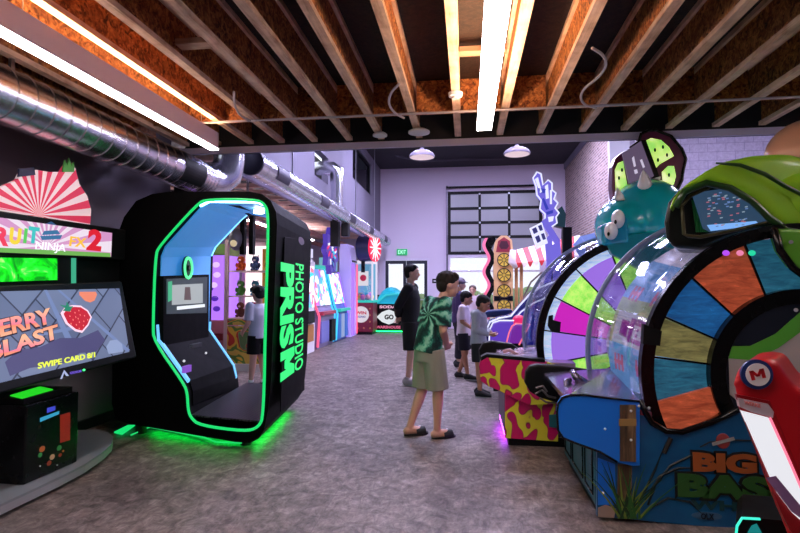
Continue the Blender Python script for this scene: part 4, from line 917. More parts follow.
text('upper_lettering', 'SODA', (gx0+.2, gy0-.004, .78), (1, 0, 0), (0, 0, 1), .55, .09, glow('pinkw', (255, 190, 220), 1), t, .004, .03)
text('lower_lettering', 'WAREHOUSE', (gx0+.08, gy0-.004, .13), (1, 0, 0), (0, 0, 1), .8, .09, glow('pinkr', (240, 110, 150), .9), t, .004, .03)
tq = mat('turquoise_hood', (20, 176, 190), .35, emit=.15)
rings = []
for j in range(9):
    a = PI*j/8; rings.append([Vector((gx0+.12+.8*(.5-.5*math.cos(a)), gy0+.02+.9*k/6, .93+(.12+.42*math.sin(a))*(.5+.5*math.sin(PI*(k+1)/8)))) for k in range(7)])
hood = MB(); vs = [p for r in rings for p in r]; base = [Vector((p.x, p.y, .925)) for p in vs]
hood.loft([[*r, *[Vector((p.x, p.y, .922)) for p in r[::-1]]] for r in rings]); hood.build('hood', tq, t, 50)
MB().tube([(gx0+.1, gy0-.01, .95), (gx0+.4, gy0-.03, 1.2), (gx0+.8, gy0-.02, 1.25), (gx0+.95, gy0, 1.0)], .03, 8).build('hood_rim', glow('hood_rim', (60, 220, 230), .8), t)
# narrow neighbour between claw and GO game
t = thing('arcade_cabinet', 'narrow cyan and white machine between the claw machine and the black GO game', 'arcade machine', (-3.35, 17, 0))
MB().box((-3.62, 16.7, 0), (-3.12, 17.3, 1.05)).build('body', glow('narrow_body', (60, 90, 150), .4), t, bevel=.02)
MB().box((-3.6, 16.75, 1.051), (-3.14, 17.25, 2.15)).build('lit_window', m7, t)
# hanging loudspeakers and track hardware
for (a, b_, c_, d_, Y, lb) in ((330, 207, 338, 246, 11.5, 'taller black loudspeaker hanging beside the long duct'), (341, 223, 348, 236, 11.55, 'smaller black loudspeaker hanging beside the long duct')):
    p0 = P(a, d_, Y); p1 = P(c_, b_, Y)
    t = thing('hanging_loudspeaker', lb, 'loudspeaker', ((p0.x+p1.x)/2, Y+.1, p0.z)); xo = -.9*0
    MB().box((p0.x, Y, p0.z), (p1.x, Y+.22, p1.z)).build('case', BLKM, t, bevel=.01)
    MB().box((p0.x+.01, Y-.006, p0.z+.02), (p1.x-.01, Y-.0005, p1.z-.02)).build('speaker_grille', BLKR, t)
    MB().cyl(((p0.x+p1.x)/2, Y+.1, p1.z), ((p0.x+p1.x)/2, Y+.1, 3.3), .01, n=6).build('hanger_rod', STEEL, t)
c = P(247, 236, 7.4); t = thing('ceiling_projector', 'black and white twin projector hanging under the alcove joists, through the booth', 'projector', (c.x, c.y, c.z-.2))
for dx in (-.06, .08): MB().box((c.x+dx-.035, c.y-.05, c.z-.28), (c.x+dx+.035, c.y+.05, c.z+.3)).build('bracket', BLKM, t, bevel=.01)
MB().sph((c.x-.16, c.y, c.z-.05), (.12, .14, .17), 14, 10).build('round_housing', mat('proj_white', (150, 150, 160), .4), t, True)
MB().sph((c.x-.15, c.y-.13, c.z-.12), .05, 10, 8).build('lens', glow('proj_lens', (220, 200, 160), .8), t, True)
MB().cyl((c.x, c.y, c.z+.25), (c.x, c.y, 3.32), .02, n=8).build('mount_pole', STEEL, t)
# ================= RIGHT: TWO GIANT WHEEL GAMES =================
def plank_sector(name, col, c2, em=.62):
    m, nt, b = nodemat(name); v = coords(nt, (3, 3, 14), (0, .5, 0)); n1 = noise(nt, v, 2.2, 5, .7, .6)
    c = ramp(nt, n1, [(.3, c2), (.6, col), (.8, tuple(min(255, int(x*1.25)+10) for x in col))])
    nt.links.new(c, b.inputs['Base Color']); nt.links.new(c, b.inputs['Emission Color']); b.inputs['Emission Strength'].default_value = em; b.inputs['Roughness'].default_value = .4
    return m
def sector(mb, c, r0, r1, a0, a1, Y, th, n=10):
    a0, a1 = math.radians(a0), math.radians(a1)
    A_ = [(c[0]+r1*math.cos(a0+(a1-a0)*k/n), Y, c[1]+r1*math.sin(a0+(a1-a0)*k/n)) for k in range(n+1)]
    B_ = [(c[0]+r0*math.cos(a1-(a1-a0)*k/n), Y, c[1]+r0*math.sin(a1-(a1-a0)*k/n)) for k in range(n+1)]
    return mb.prism(A_+B_, (0, th, 0))
def wheel(t, c, R, Rf, Y0, Y1, sectors, hubr, covmat, ringw=.06, drummat=None, a0=-45, a1=225, rim_=.06):
    """big drum with axis along Y: sectors on the near side, clear bowed cover, black rings"""
    cf = (c[0]-.02, c[1]+.04)
    dr = MB(); nseg = 40
    r0 = circle((c[0], Y0+.06, c[1]), R-.14, nseg*2); r1 = circle((cf[0], Y1, cf[1]), Rf-.16, nseg*2)
    dr.loft([r0, r1]); drum = dr.build('drum', drummat, t, 40)
    for k, (b0, b1, mm) in enumerate(sectors):
        sector(MB(), c, hubr, R-rim_, b0+.7, b1-.7, Y0+.025, .03).build('wheel_sector', mm, t)
    sp = MB()
    for b0, b1, mm in sectors:
        a = math.radians(b0); d = Vector((math.cos(a), 0, math.sin(a))); sp.beam(Vector((c[0], Y0+.035, c[1]))+d*hubr, Vector((c[0], Y0+.035, c[1]))+d*(R-.05), .012, .03, (0, 1, 0))
    sp.build('spokes', BLK, t)
    def arcband(Rin, Rout, Y, th, cc):
        A_ = circle((cc[0], Y, cc[1]), Rout, 64, math.radians(a0), math.radians(a1)); B_ = circle((cc[0], Y, cc[1]), Rin, 64, math.radians(a0), math.radians(a1))
        mb = MB(); th_ = Vector((0, th, 0))
        mb.loft([[p, q, q+th_, p+th_] for p, q in zip(A_, B_)]); return mb
    arcband(R-ringw, R+.02, Y0-.03, .06, c).build('near_ring', BLK, t, 40)
    arcband(Rf-.02, Rf+.015, Y1-.01, .03, cf).build('far_ring', mat('clear_edge', (150, 160, 190), .3, .3), t, 40)
    # bowed transparent cover
    rings = []
    for j in range(6):
        s = j/5; cc = (c[0]+(cf[0]-c[0])*s, c[1]+(cf[1]-c[1])*s); r = R+(Rf-R)*s+.03*math.sin(PI*s)
        rings.append(circle((cc[0], Y0+.03+(Y1-Y0-.04)*s, cc[1]), r, 64, math.radians(a0), math.radians(a1)))
    mb = MB(); n = len(rings[0]); vs = [p for r in rings for p in r]
    mb.add(vs, [(j*n+i, j*n+i+1, (j+1)*n+i+1, (j+1)*n+i) for j in range(5) for i in range(n-1)])
    o = mb.build('clear_cover', covmat, t, True); sd_ = o.modifiers.new('thick', 'SOLIDIFY'); sd_.thickness = .008
    return cf
# --- FROG GAME ---
fg = thing('wheel_game', 'nearest giant wheel game with green frog head and blue wooden side panel', 'arcade machine', (1.6, 3.9, 0))
FC = (2.02, .87); FR = .915; FY0, FY1 = 3.50, 4.28
tealw = plank_sector('teal_plank', (44, 112, 140), (24, 70, 100), .45); bluew = plank_sector('blue_plank', (28, 98, 160), (18, 62, 120), .5); orw = plank_sector('orange_plank', (184, 86, 56), (128, 48, 30), .45)
olv = plank_sector('olive_plank', (132, 128, 80), (80, 78, 48), .5); redw = plank_sector('rust_plank', (160, 74, 40), (110, 46, 22), .25)
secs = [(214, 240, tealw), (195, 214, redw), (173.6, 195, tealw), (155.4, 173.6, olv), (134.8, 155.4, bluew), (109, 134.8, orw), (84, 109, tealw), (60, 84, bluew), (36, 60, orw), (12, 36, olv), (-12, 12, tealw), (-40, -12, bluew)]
m, nt, b = nodemat('drum_face'); v = coords(nt); 
sx = nt.nodes.new('ShaderNodeSeparateXYZ'); gr = nt.nodes.new('ShaderNodeVectorMath'); gr.operation = 'SUBTRACT'; gr.inputs[1].default_value = (2.02, 0, .89); nt.links.new(v, gr.inputs[0]); nt.links.new(gr.outputs[0], sx.inputs[0])
at2 = nt.nodes.new('ShaderNodeMath'); at2.operation = 'ARCTAN2'; nt.links.new(sx.outputs['Z'], at2.inputs[0]); nt.links.new(sx.outputs['X'], at2.inputs[1])
mu = nt.nodes.new('ShaderNodeMath'); mu.operation = 'MULTIPLY_ADD'; mu.inputs[1].default_value = 16/(2*PI); mu.inputs[2].default_value = 20.3; nt.links.new(at2.outputs[0], mu.inputs[0])
fl2 = nt.nodes.new('ShaderNodeMath'); fl2.operation = 'FRACT'; mu2 = nt.nodes.new('ShaderNodeMath'); mu2.operation = 'MULTIPLY'; mu2.inputs[1].default_value = .25; nt.links.new(mu.outputs[0], mu2.inputs[0]); nt.links.new(mu2.outputs[0], fl2.inputs[0])
cd1 = ramp(nt, fl2.outputs[0], [(0, (110, 170, 215)), (.25, (215, 200, 215)), (.5, (96, 150, 200)), (.75, (150, 160, 110))], 'CONSTANT')
nz_ = noise(nt, coords(nt), 6, 4); cd2 = mixc(nt, .5, cd1, ramp(nt, nz_, [(.3, (90, 100, 140)), (.7, (235, 235, 250))]), 'MULTIPLY')
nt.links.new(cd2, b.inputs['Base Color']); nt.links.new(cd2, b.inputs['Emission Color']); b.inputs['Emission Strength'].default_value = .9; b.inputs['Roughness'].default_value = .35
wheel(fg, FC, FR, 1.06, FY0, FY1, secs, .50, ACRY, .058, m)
# violet word panel on the drum face, seen through the cover
def drumpt(ang, Y, r=.0):
    s = (Y-FY0-.06)/(FY1-FY0-.06); R_ = (FR-.14)+(1.06-.16-FR+.14)*s+r; a = math.radians(ang); cc = (FC[0]-.02*s, FC[1]+.04*s)
    return Vector((cc[0]+R_*math.cos(a), Y, cc[1]+R_*math.sin(a)))
def drumpatch(mb, a0, a1, y0, y1, r=.006, n=6):
    g = [[drumpt(a0+(a1-a0)*i/n, y, r) for i in range(n+1)] for y in (y0, y1)]
    g2 = [[drumpt(a0+(a1-a0)*i/n, y, r-.004) for i in range(n+1)] for y in (y0, y1)]
    for i in range(n): mb.loft([[g[0][i], g[1][i], g2[1][i], g2[0][i]], [g[0][i+1], g[1][i+1], g2[1][i+1], g2[0][i+1]]])
mb = MB(); drumpatch(mb, 158, 174, 3.62, 4.22); mb.build('score_panel', glow('score_white', (225, 215, 240), .7), fg)
mb = MB()
mb.mi(0)
for (a0_, a1_, y0_, y1_) in ((160, 172, 3.72, 4.0), (162, 170, 4.02, 4.12)): drumpatch(mb, a0_, a1_, y0_, y1_, .012)
mb.mi(1)
for (a0_, a1_, y0_, y1_) in ((163, 169.5, 3.76, 3.79), (163, 169.5, 3.83, 3.86), (163, 169.5, 3.90, 3.93), (163, 164.5, 3.76, 3.93), (165.7, 167, 3.76, 3.93), (168.5, 169.5, 3.76, 3.93)): drumpatch(mb, a0_, a1_, y0_, y1_, .018, 2)
mb.build('score_figures', [glow('score_violet', (160, 40, 160), .8), MATS['score_white']], fg)
mb = MB()
for (ac, yc) in ((148, 3.75), (183, 3.75), (148, 4.05), (183, 4.05)):
    for k in range(3): drumpatch(mb, ac-4, ac+4, yc+.05*k, yc+.05*k+.02, .01, 3)
    drumpatch(mb, ac-1, ac+1, yc, yc+.12, .012, 2)
mb.build('number_marks', glow('pink_mark', (230, 110, 160), .7), fg)
# pointer tab on near ring
MB().px([(644, 324), (662, 331), (660, 346), (643, 344)], FY0-.032, .05).build('pointer', BLKM, fg)
# hub fairing: black ring, inner picture disc
sector(MB(), FC, .44, .53, 0, 359.9, FY0-.04, .06, 64).build('hub_ring', BLK, fg)
hp = MB().prism(circle((FC[0], FY0-.03, FC[1]), .45, 48), (0, .04, 0)).build('hub_panel', mat('hub_navy', (24, 30, 44), .3), fg)
def inhub(pts):
    out = []
    for x, y in pts:
        p = P(x, y, FY0-.035); d = Vector((p.x-FC[0], 0, p.z-FC[1]))
        if d.length > .435: d = d*(.435/d.length)
        out.append(Vector((FC[0]+d.x, FY0-.036, FC[1]+d.z)))
    return out
def artprism(pts, off, mm, name, par_, th=.003):
    q = [p-Vector((0, off, 0)) for p in inhub(pts)]; return MB().prism(q, (0, th, 0)).build(name, mm, par_)
artprism([(726, 356), (745, 352), (770, 342), (800, 325), (820, 312), (820, 420), (760, 420), (728, 395)], 0, mat('hub_white', (170, 160, 160), .5), 'hub_art', hp)
artprism([(727, 344), (750, 346), (775, 334), (800, 312), (822, 296), (822, 318), (800, 332), (778, 348), (752, 360), (727, 358)], .003, mat('hub_green', (80, 160, 50), .5), 'hub_art', hp)
artprism([(800, 322), (822, 305), (822, 312), (800, 328)], .006, BLK, 'hub_art', hp)
MB().cyl(P(796, 310, FY0-.035), P(796, 310, FY0-.05), .012, n=12).build('rivet', STEEL, fg)
# side panel (blue) with reeds art and lettering
BLU = mat('panel_blue', (16, 118, 232), .35, coat=.2); TEALP = mat('panel_teal', (22, 96, 116), .4)
SY = 3.34
bot = [(597, 519), (620, 522), (760, 531), (900, 545)]
side = [(597, 402), (641, 401), (645, 412), (652, 423), (666, 431), (682, 432), (712, 422), (738, 410), (760, 430), (900, 430), (900, 546), (597, 516)]
m, nt, b = nodemat('underwater_blue'); vn = noise(nt, coords(nt), 3, 3); nt.links.new(ramp(nt, vn, [(.3, (14, 70, 120)), (.7, (20, 100, 150))]), b.inputs['Base Color']); b.inputs['Roughness'].default_value = .35
sp_ = MB().px(side, SY, .03).build('side_panel', m, fg)
MB().tube([P(x, y, SY-.004) for x, y in ((640, 400), (645, 412), (652, 423), (666, 431), (682, 432), (712, 422), (738, 410))], .018, 8).build('panel_trim', BLK, fg, True)
MB().px([(650, 404), (716, 386), (738, 398), (714, 416), (684, 430), (666, 431), (655, 420)], FY0-.02, .03).build('wood_tray', orw, fg)
# bright blue rounded pod panel with post
pod = [(557, 412), (558, 404), (562, 398), (570, 395), (585, 395.5), (640, 401.5), (640, 466), (632, 466), (617, 462), (600, 452), (575, 443), (563, 438), (558, 430)]
MB().px(pod, SY-.05, .045).build('pod_panel', BLU, fg, bevel=.004)
podt = [P(x, y, SY-.052) for x, y in ((640, 401.5), (600, 397), (585, 395), (570, 395), (562, 398), (558, 404), (557, 412), (558, 430), (563, 438), (575, 443), (600, 452), (617, 462))]
MB().tube(podt, .007, 6).build('pod_trim', BLK, fg, True)
# body block, front with framed panels
bx = P(597, 516, SY).x
MB().box((bx, SY+.032, .07), (1.04, 4.40, .66)).box((1.0401, 3.60, .07), (3.1, 4.40, .66)).box((1.0401, SY+.032, .07), (3.1, 3.599, .40)).build('body', TEALP, fg, bevel=.01)
MB().box((bx+.03, SY+.05, 0), (3.05, 4.36, .069)).build('plinth', BLKM, fg)
mb = MB()
for (a, c_) in ((3.42, 3.64), (3.70, 4.05), (4.10, 4.34)):
    for z in (.12, .56): mb.box((bx-.008, a, z), (bx-.0005, c_, z+.012))
    for y in (a, c_-.012): mb.box((bx-.008, y, .132), (bx-.0005, y+.012, .56))
mb.build('panel_lines', BLK, fg)
MB().box((bx-.01, 3.72, .40), (bx-.0005, 3.82, .53)).build('coin_slot', BLKM, fg)
PT, nt, b = nodemat('driftwood_post'); n1 = noise(nt, coords(nt, (26, 26, 2)), 1.2, 6, .7); nt.links.new(ramp(nt, n1, [(.3, (34, 26, 18)), (.5, (84, 64, 44)), (.72, (140, 116, 84))]), b.inputs['Base Color']); b.inputs['Roughness'].default_value = .6
MB().px([(620, 405), (636, 405), (636, 462), (620, 461)], SY-.058, .006).build('post_art', PT, sp_)
MB().px([(618, 464), (632, 465), (631, 518), (617, 517)], SY-.008, .006).build('post_art', PT, sp_)
mb = MB().px([(619, 419), (636.5, 419), (636.5, 426), (619, 426)], SY-.062, .003); mb.build('rope_band', mat('rope_tan', (150, 120, 70), .6), sp_)
MB().px([(598, 458), (615, 464), (616, 505), (598, 505)], SY-.006, .004).build('blue_inlay', BLU, sp_)
mb = MB(); rg = random.Random(11)
for k in range(34):
    x0 = 628+rg.uniform(-9, 12); a = rg.uniform(-.9, 1.2); L = rg.uniform(20, 62); pts = []
    p0 = Vector((x0, 519)); p1 = Vector((x0+math.sin(a)*L*.55, 519-L*.6)); p2 = Vector((x0+math.sin(a)*L*1.1, 519-L*(.75+.2*math.cos(a))))
    w_ = 1.3; seq = []
    for s in (0, .35, .7, 1): q = p0*(1-s)**2+p1*2*s*(1-s)+p2*s*s; seq.append((q, w_*(1-s)+.15))
    poly = [(q.x-w, q.y) for q, w in seq]+[(q.x+w, q.y) for q, w in seq[::-1]]
    mb.mi(k % 3).px(poly, SY-.012-.0004*k, .0004)
mb.build('reed_art', [mat('reed_a', (44, 96, 40), .5), mat('reed_b', (110, 130, 50), .5), mat('reed_c', (20, 54, 30), .5)], sp_)
mb = MB()
for pts in ([(648, 505), (655, 485), (670, 466), (690, 456), (700, 452)], [(645, 500), (660, 476), (678, 468), (700, 468)], [(650, 508), (668, 498), (690, 502), (702, 514)], [(640, 500), (655, 470), (662, 452)]):
    mb.tube([P(x, y, SY-.002) for x, y in pts], [.007]*(len(pts)-1)+[.002], 5)
mb.mi(1).tube([P(x, y, SY-.004) for x, y in ((664, 453), (667, 446), (671, 438))], .014, 8)
mb.build('cattail_art', [mat('reed_dark', (10, 30, 34), .5), mat('cattail', (20, 18, 16), .6)], sp_)
mb = MB().px([(598, 508), (606, 505), (616, 509), (614, 518), (598, 517)], SY-.014, .004); mb.build('pebble_art', mat('pebble', (150, 130, 120), .6), sp_)
for x, y, dy in ((605, 429, .055), (631, 411, .06), (631, 440, .06), (639, 406, .055), (649, 408, .004), (654, 424, .004), (603, 493, .01)):
    c = P(x, y, SY-dy); MB().sph(c, .008, 8, 5).build('screw', mat('screw_white', (220, 225, 230), .3), fg)
XD, UD = Vector((1, 0, 0)), Vector((0, 0, 1))
def stext(s, x0, x1, y0, y1, mt, o, off, nm='panel_lettering', par_=None):
    a = P(x0, y1, SY-o); bq = P(x1, y1, SY-o); c = P(x0, y0, SY-o)
    text(nm, s, a, XD, UD, bq.x-a.x, c.z-a.z, mt, par_ or sp_, .003, off)
lo_ = mat('letter_orange', (160, 84, 40), .5); lg_ = mat('letter_green', (44, 88, 36), .5); lk = mat('letter_outline', (6, 8, 10), .6)
stext('BIG', 690.5, 759, 449.5, 473.5, lk, .004, .11); stext('BIG', 693, 757, 452, 471.5, lo_, .008, .06)
stext('BASS', 675, 798, 470.5, 499.5, lk, .007, .11); stext('BASS', 678, 796, 473, 497, lg_, .011, .06)
stext('WHEEL', 690, 778, 499, 509, mat('letter_teal', (16, 60, 66), .5), .004, .04)
c = P(707, 516, SY-.003); MB().prism([c+Vector((.085*math.cos(t*PI/12), 0, .022*math.sin(t*PI/12))) for t in range(24)], (0, .003, 0)).build('oval_badge', mat('oval_blue', (60, 96, 130), .5), sp_)
stext('OLX', 701, 714, 513, 519, mat('oval_dark', (8, 16, 40), .5), .007, .03)
c = P(723, 441, SY-.004); MB().sph(c, (.04, .006, .045), 14, 10).build('fish_ball', mat('ball_red', (150, 60, 60), .5), sp_)
MB().px([(712, 443), (734, 437), (735, 440), (713, 446)], SY-.016, .004).build('fish_ball_band', mat('ball_grey', (150, 150, 150), .5), sp_)
MB().tube([P(x, y, SY-.003) for x, y in ((700, 447), (710, 442), (734, 440), (760, 441))], .004, 5).build('fishing_line', lk, sp_)
# far pod (black, rounded) with chrome lever and control deck
def lever_pod(t, pts, Y, mt, th=.10, name='far_pod'):
    return MB().px(pts, Y, th).build(name, mt, t, bevel=.02, seg=3)
lever_pod(fg, [(526, 372), (530, 366), (538, 364.5), (560, 366), (600, 372), (612, 415), (590, 412), (560, 404), (540, 398), (530, 392), (525, 383)], 4.3, BLKM)
deck = [P(575, 394, SY+.02), P(641, 400, SY+.02), P(612, 362, 4.3), P(565, 367, 4.3)]
d0 = Vector((.62, SY+.0, .70)); 
MB().prism([(.60, SY-.004, .735), (1.10, SY-.004, .66), (1.10, 4.28, .78), (.60, 4.28, .735)], (0, 0, -.03)).build('control_deck', mat('deck_silver', (150, 140, 170), .18, .85), fg)
mb = MB(); mb.tube([P(560, 394, 3.75), P(570, 386, 3.8), P(585, 384, 3.8), P(600, 386, 3.85)], [.02, .026, .03, .03], 10); mb.tube([P(585, 383, 3.8), P(576, 377, 3.8), P(572, 371, 3.85)], [.03, .028, .02], 10); mb.tube([P(570, 380, 3.8), P(566, 381, 3.75), P(566, 388, 3.7)], [.018, .02, .012], 8)
mb.build('pull_lever', mat('lever_metal', (120, 110, 130), .2, .9), fg, True)
mb = MB()
for pts in ([(535, 394), (542, 390), (548, 396), (556, 398)], [(540, 398), (546, 402), (556, 403)], [(536, 388), (543, 386), (547, 392)]): mb.tube([P(x, y, 4.27) for x, y in pts], .009, 6)
mb.build('pod_fishbone_art', mat('fishbone_grey', (110, 104, 110), .4, .5), fg)
# frog head
head = thing('frog_head_topper', 'x', 'x', (2, 3.6, 1.6)); bpy.data.objects.remove(head)
FGR = mat('frog_green', (146, 206, 44), .30, coat=.5); FGD = mat('frog_dark_green', (26, 66, 22), .35, coat=.3)
# housing of the mouth
mh = MB().px([(664, 222), (668, 202), (678, 190), (700, 182), (742, 188), (772, 220), (800, 226), (830, 226), (830, 262), (735, 246), (700, 250), (674, 248), (666, 238)], 3.62, .62); mh.v = [(x+(y-3.62)*.45, y, z) for x, y, z in mh.v]; mh.build('mouth_housing', mat('mouth_black', (8, 14, 12), .3), fg, bevel=.03, seg=3)
mb = MB()
for k in range(6): mb.px([(692+k*2.4, 200), (693.6+k*2.4, 200), (698+k*2.2, 232), (696.4+k*2.2, 232)], 3.60, .01)
mb.build('throat_ribs', mat('throat_green', (20, 110, 50), .4), fg)
MB().tube([P(x, y, 3.56) for x, y in ((684, 234), (682, 206), (690, 196), (712, 186), (735, 188), (752, 198), (768, 214), (770, 222), (735, 230), (700, 237), (688, 236))], .012, 8, True).build('mouth_rim', mat('rim_bronze', (90, 84, 60), .3, .6), fg, True)
sc2 = MB().px([(692, 193), (735, 187), (754, 202), (768, 221), (765, 224), (710, 232), (703, 228)], 3.585, .008).build('mouth_screen', glow('frog_screen', (50, 76, 104), .8), fg)
mb = MB(); r3 = random.Random(4)
for k in range(60):
    x = 706+r3.random()*40; y = 192+r3.random()*34
    if y > 226-(x-706)*.0: continue
    mb.mi(k % 3).px([(x, y), (x+2.5, y-.4), (x+2.5, y+.7), (x, y+1)], 3.580, .004)
mb.build('screen_script', [glow('fs1', (150, 170, 190), .8), glow('fs2', (190, 110, 130), .8), glow('fs3', (110, 140, 200), .8)], sc2)
MB().px([(707, 225), (756, 221), (760, 225), (711, 231)], 3.582, .003).build('screen_base_line', glow('fs4', (120, 170, 235), 1.1), sc2)
up = MB().px([(668, 214), (670, 200), (682, 186), (705, 170), (730, 158), (755, 154), (780, 152), (800, 155), (850, 165), (850, 240), (806, 231), (785, 228), (768, 216), (752, 200), (730, 187), (708, 182), (690, 186), (678, 196), (672, 212)], 3.50, .78); up.v = [(x+(y-3.5)*.46, y, z) for x, y, z in up.v]; up = up.build('upper_jaw', FGR, fg)
puff(up, .028, 10)
bulge = MB()
def px_sph(mb, x, y, Y, r, M=None): return mb.sph(P(x, y, Y), r, 24, 16, M)
px_sph(bulge, 790, 196, 3.85, (.50, .42, .19)); px_sph(bulge, 822, 206, 3.75, (.42, .40, .22)); o = bulge.build('brow', FGR, fg); puff(o, .02, 8)
MB().tube([P(x, y, 3.49) for x, y in ((676, 207), (684, 192), (706, 183), (730, 188), (752, 201), (768, 217), (786, 229), (806, 232), (850, 240))], .022, 10).build('lip', FGD, fg, True)
MB().tube([P(x, y, 3.46) for x, y in ((716, 163), (740, 165), (765, 174), (785, 186), (805, 196), (850, 205))], [.006, .012, .014, .014, .014, .014], 8).build('jaw_crease', FGD, fg, True)
EYE = mat('frog_eye_peach', (214, 160, 130), .35, coat=.3)
px_sph(MB(), 813, 156, 3.75, (.28, .25, .25)).build('eye', EYE, fg, True)
MB().px([(775, 228), (800, 229), (850, 235), (850, 300), (812, 280), (794, 266), (782, 250)], 3.44, .10).build('cheek', mat('cheek_green', (90, 160, 40), .35), fg, bevel=.02, seg=3)
MB().tube([P(x, y, 3.43) for x, y in ((774, 228), (780, 250), (793, 268), (812, 282), (850, 302))], .022, 8).build('cheek_trim', BLK, fg, True)
MB().cyl(P(791, 242, 3.44), P(791, 242, 3.42), .012, n=10).build('rivet', STEEL, fg)
# roof housing between head and wheel
MB().px([(700, 248), (740, 243), (850, 262), (850, 300), (790, 240), (740, 246), (715, 258)], 3.9, .35).build('roof_cowl', mat('cowl_teal', (16, 60, 76), .3, coat=.4), fg)
MB().px([(738, 241), (774, 237), (774, 241), (742, 245)], 3.60, .012).build('top_light', glow('toplight_pink', (210, 170, 200), .9), fg)
for x, y, cc2 in ((726, 253, (170, 70, 230)), (740, 253, (220, 120, 160)), (752, 253, (30, 200, 150))): MB().sph(P(x, y, 3.47), (.022, .01, .018), 10, 6).build('indicator_light', glow('ind%d' % x, cc2, 1.2), fg)

# --- BUG GAME ---
bg_ = thing('wheel_game', 'second giant wheel game with teal bug head, lime and violet wheel, pink slime cabinet', 'arcade machine', (1.2, 5.4, 0))
BC = (1.61, .90); BR = .965; BY0, BY1 = 4.92, 5.55
vio = glow('sector_violet', (158, 112, 230), .95); mag = glow('sector_magenta', (206, 30, 190), .95)
m, nt, b = nodemat('sector_lime'); n1 = noise(nt, coords(nt), 14, 4, .8); cl = ramp(nt, n1, [(.35, (110, 190, 60)), (.55, (170, 232, 100)), (.75, (195, 245, 120))])
nt.links.new(cl, b.inputs['Emission Color']); b.inputs['Emission Strength'].default_value = .85; nt.links.new(cl, b.inputs['Base Color']); lime = m
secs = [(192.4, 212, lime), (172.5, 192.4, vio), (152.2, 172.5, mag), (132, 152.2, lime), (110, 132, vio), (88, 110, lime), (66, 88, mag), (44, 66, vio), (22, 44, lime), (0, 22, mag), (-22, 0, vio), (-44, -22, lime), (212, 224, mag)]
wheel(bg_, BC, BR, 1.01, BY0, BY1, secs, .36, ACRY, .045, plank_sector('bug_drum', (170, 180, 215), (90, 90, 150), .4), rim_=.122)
sector(MB(), BC, BR-.119, BR-.045, 60, 222, BY0+.025, .02, 40).build('cyan_rim', plank_sector('cyan_rim', (196, 214, 240), (130, 160, 215), .75), bg_)
MB().px([(549, 316), (553, 315), (553, 320), (561, 322), (560, 333), (551, 331), (548, 326)], BY0-.035, .03).build('pointer', BLKM, bg_)
m, nt, b = nodemat('slime_cells'); v = coords(nt, (1, .6, .72)); vn_ = nt.nodes.new('ShaderNodeTexNoise'); vn_.inputs['Scale'].default_value = 5.5; vn_.inputs['Detail'].default_value = 1; nt.links.new(v, vn_.inputs['Vector'])
va_ = nt.nodes.new('ShaderNodeVectorMath'); va_.operation = 'MULTIPLY_ADD'; va_.inputs[1].default_value = (.22, .22, .22); nt.links.new(vn_.outputs['Color'], va_.inputs[0]); nt.links.new(v, va_.inputs[2])
ve_ = nt.nodes.new('ShaderNodeTexVoronoi'); ve_.feature = 'SMOOTH_F1'; ve_.inputs['Scale'].default_value = 8; ve_.inputs['Smoothness'].default_value = .12; nt.links.new(va_.outputs[0], ve_.inputs['Vector'])
nt.links.new(ramp(nt, ve_.outputs['Distance'], [(0, (214, 20, 112)), (.50, (206, 18, 106)), (.53, (130, 16, 70)), (.55, (226, 218, 60)), (1, (232, 226, 60))]), b.inputs['Base Color']); b.inputs['Roughness'].default_value = .35; SLIME = m
BYs = 4.80
x0 = P(505, 440, BYs).x; x1 = P(557, 440, BYs).x
MB().px([(505, 388), (558, 388), (558, 441.5), (505, 438)], BYs, .03).build('side_panel', SLIME, bg_)
MB().box((x0, BYs+.031, .08), (2.7, 5.75, .64)).build('body', mat('bug_body', (60, 30, 70), .4), bg_, bevel=.01)
MB().box((x0+.7, BYs, .08), (2.7, BYs+.03, .64)).build('lower_side', BLKM, bg_)
MB().box((x0+.03, BYs+.02, 0), (2.65, 5.7, .079)).build('plinth', BLKM, bg_)
bp_ = [(479, 366), (481, 359), (487, 355.5), (545, 361), (558, 366), (558, 404), (530, 405), (515, 399), (500, 391), (488, 386), (481, 381)]
MB().px(bp_, BYs-.05, .045).build('pod_panel', SLIME, bg_, bevel=.004)
MB().px([(481, 357), (487, 354), (545, 359.5), (545, 362.5), (487, 357.5), (481, 361)], BYs-.052, .12).build('pod_cap', BLKM, bg_)
MB().px([(549, 415), (557, 414), (557, 428), (549, 427)], BYs-.008, .006).build('control_label', mat('label_teal', (30, 110, 120), .5), bg_)
MB().prism([(.30, BYs-.004, .76), (.95, BYs-.004, .74), (.95, 5.7, .80), (.30, 5.7, .76)], (0, 0, -.03)).build('control_deck', mat('deck_pale', (190, 170, 190), .25, .5), bg_)
MB().px([(479, 350), (483, 343), (492, 341), (512, 344), (524, 352), (520, 366), (480, 366)], 5.62, .12).build('far_pod', BLKM, bg_, bevel=.02, seg=3)
mb = MB(); mb.tube([P(x, y, 5.2) for x, y in ((503, 352), (510, 350), (516, 354), (524, 357))], .018, 8); mb.build('pull_lever', mat('lever_skin', (200, 150, 150), .4), bg_, True)
mb = MB()
for x in (503, 508): mb.px([(x-.8, 396), (x+.8, 396), (x+.8, 418), (x-.8, 416)], 5.9, .04)
mb.build('support_leg', BLKM, bg_)
MB().box((x0+.004, 4.95, .055), (x0+.026, 5.65, .075)).build('underglow_strip', glow('ug_violet', (190, 60, 255), 26), bg_)
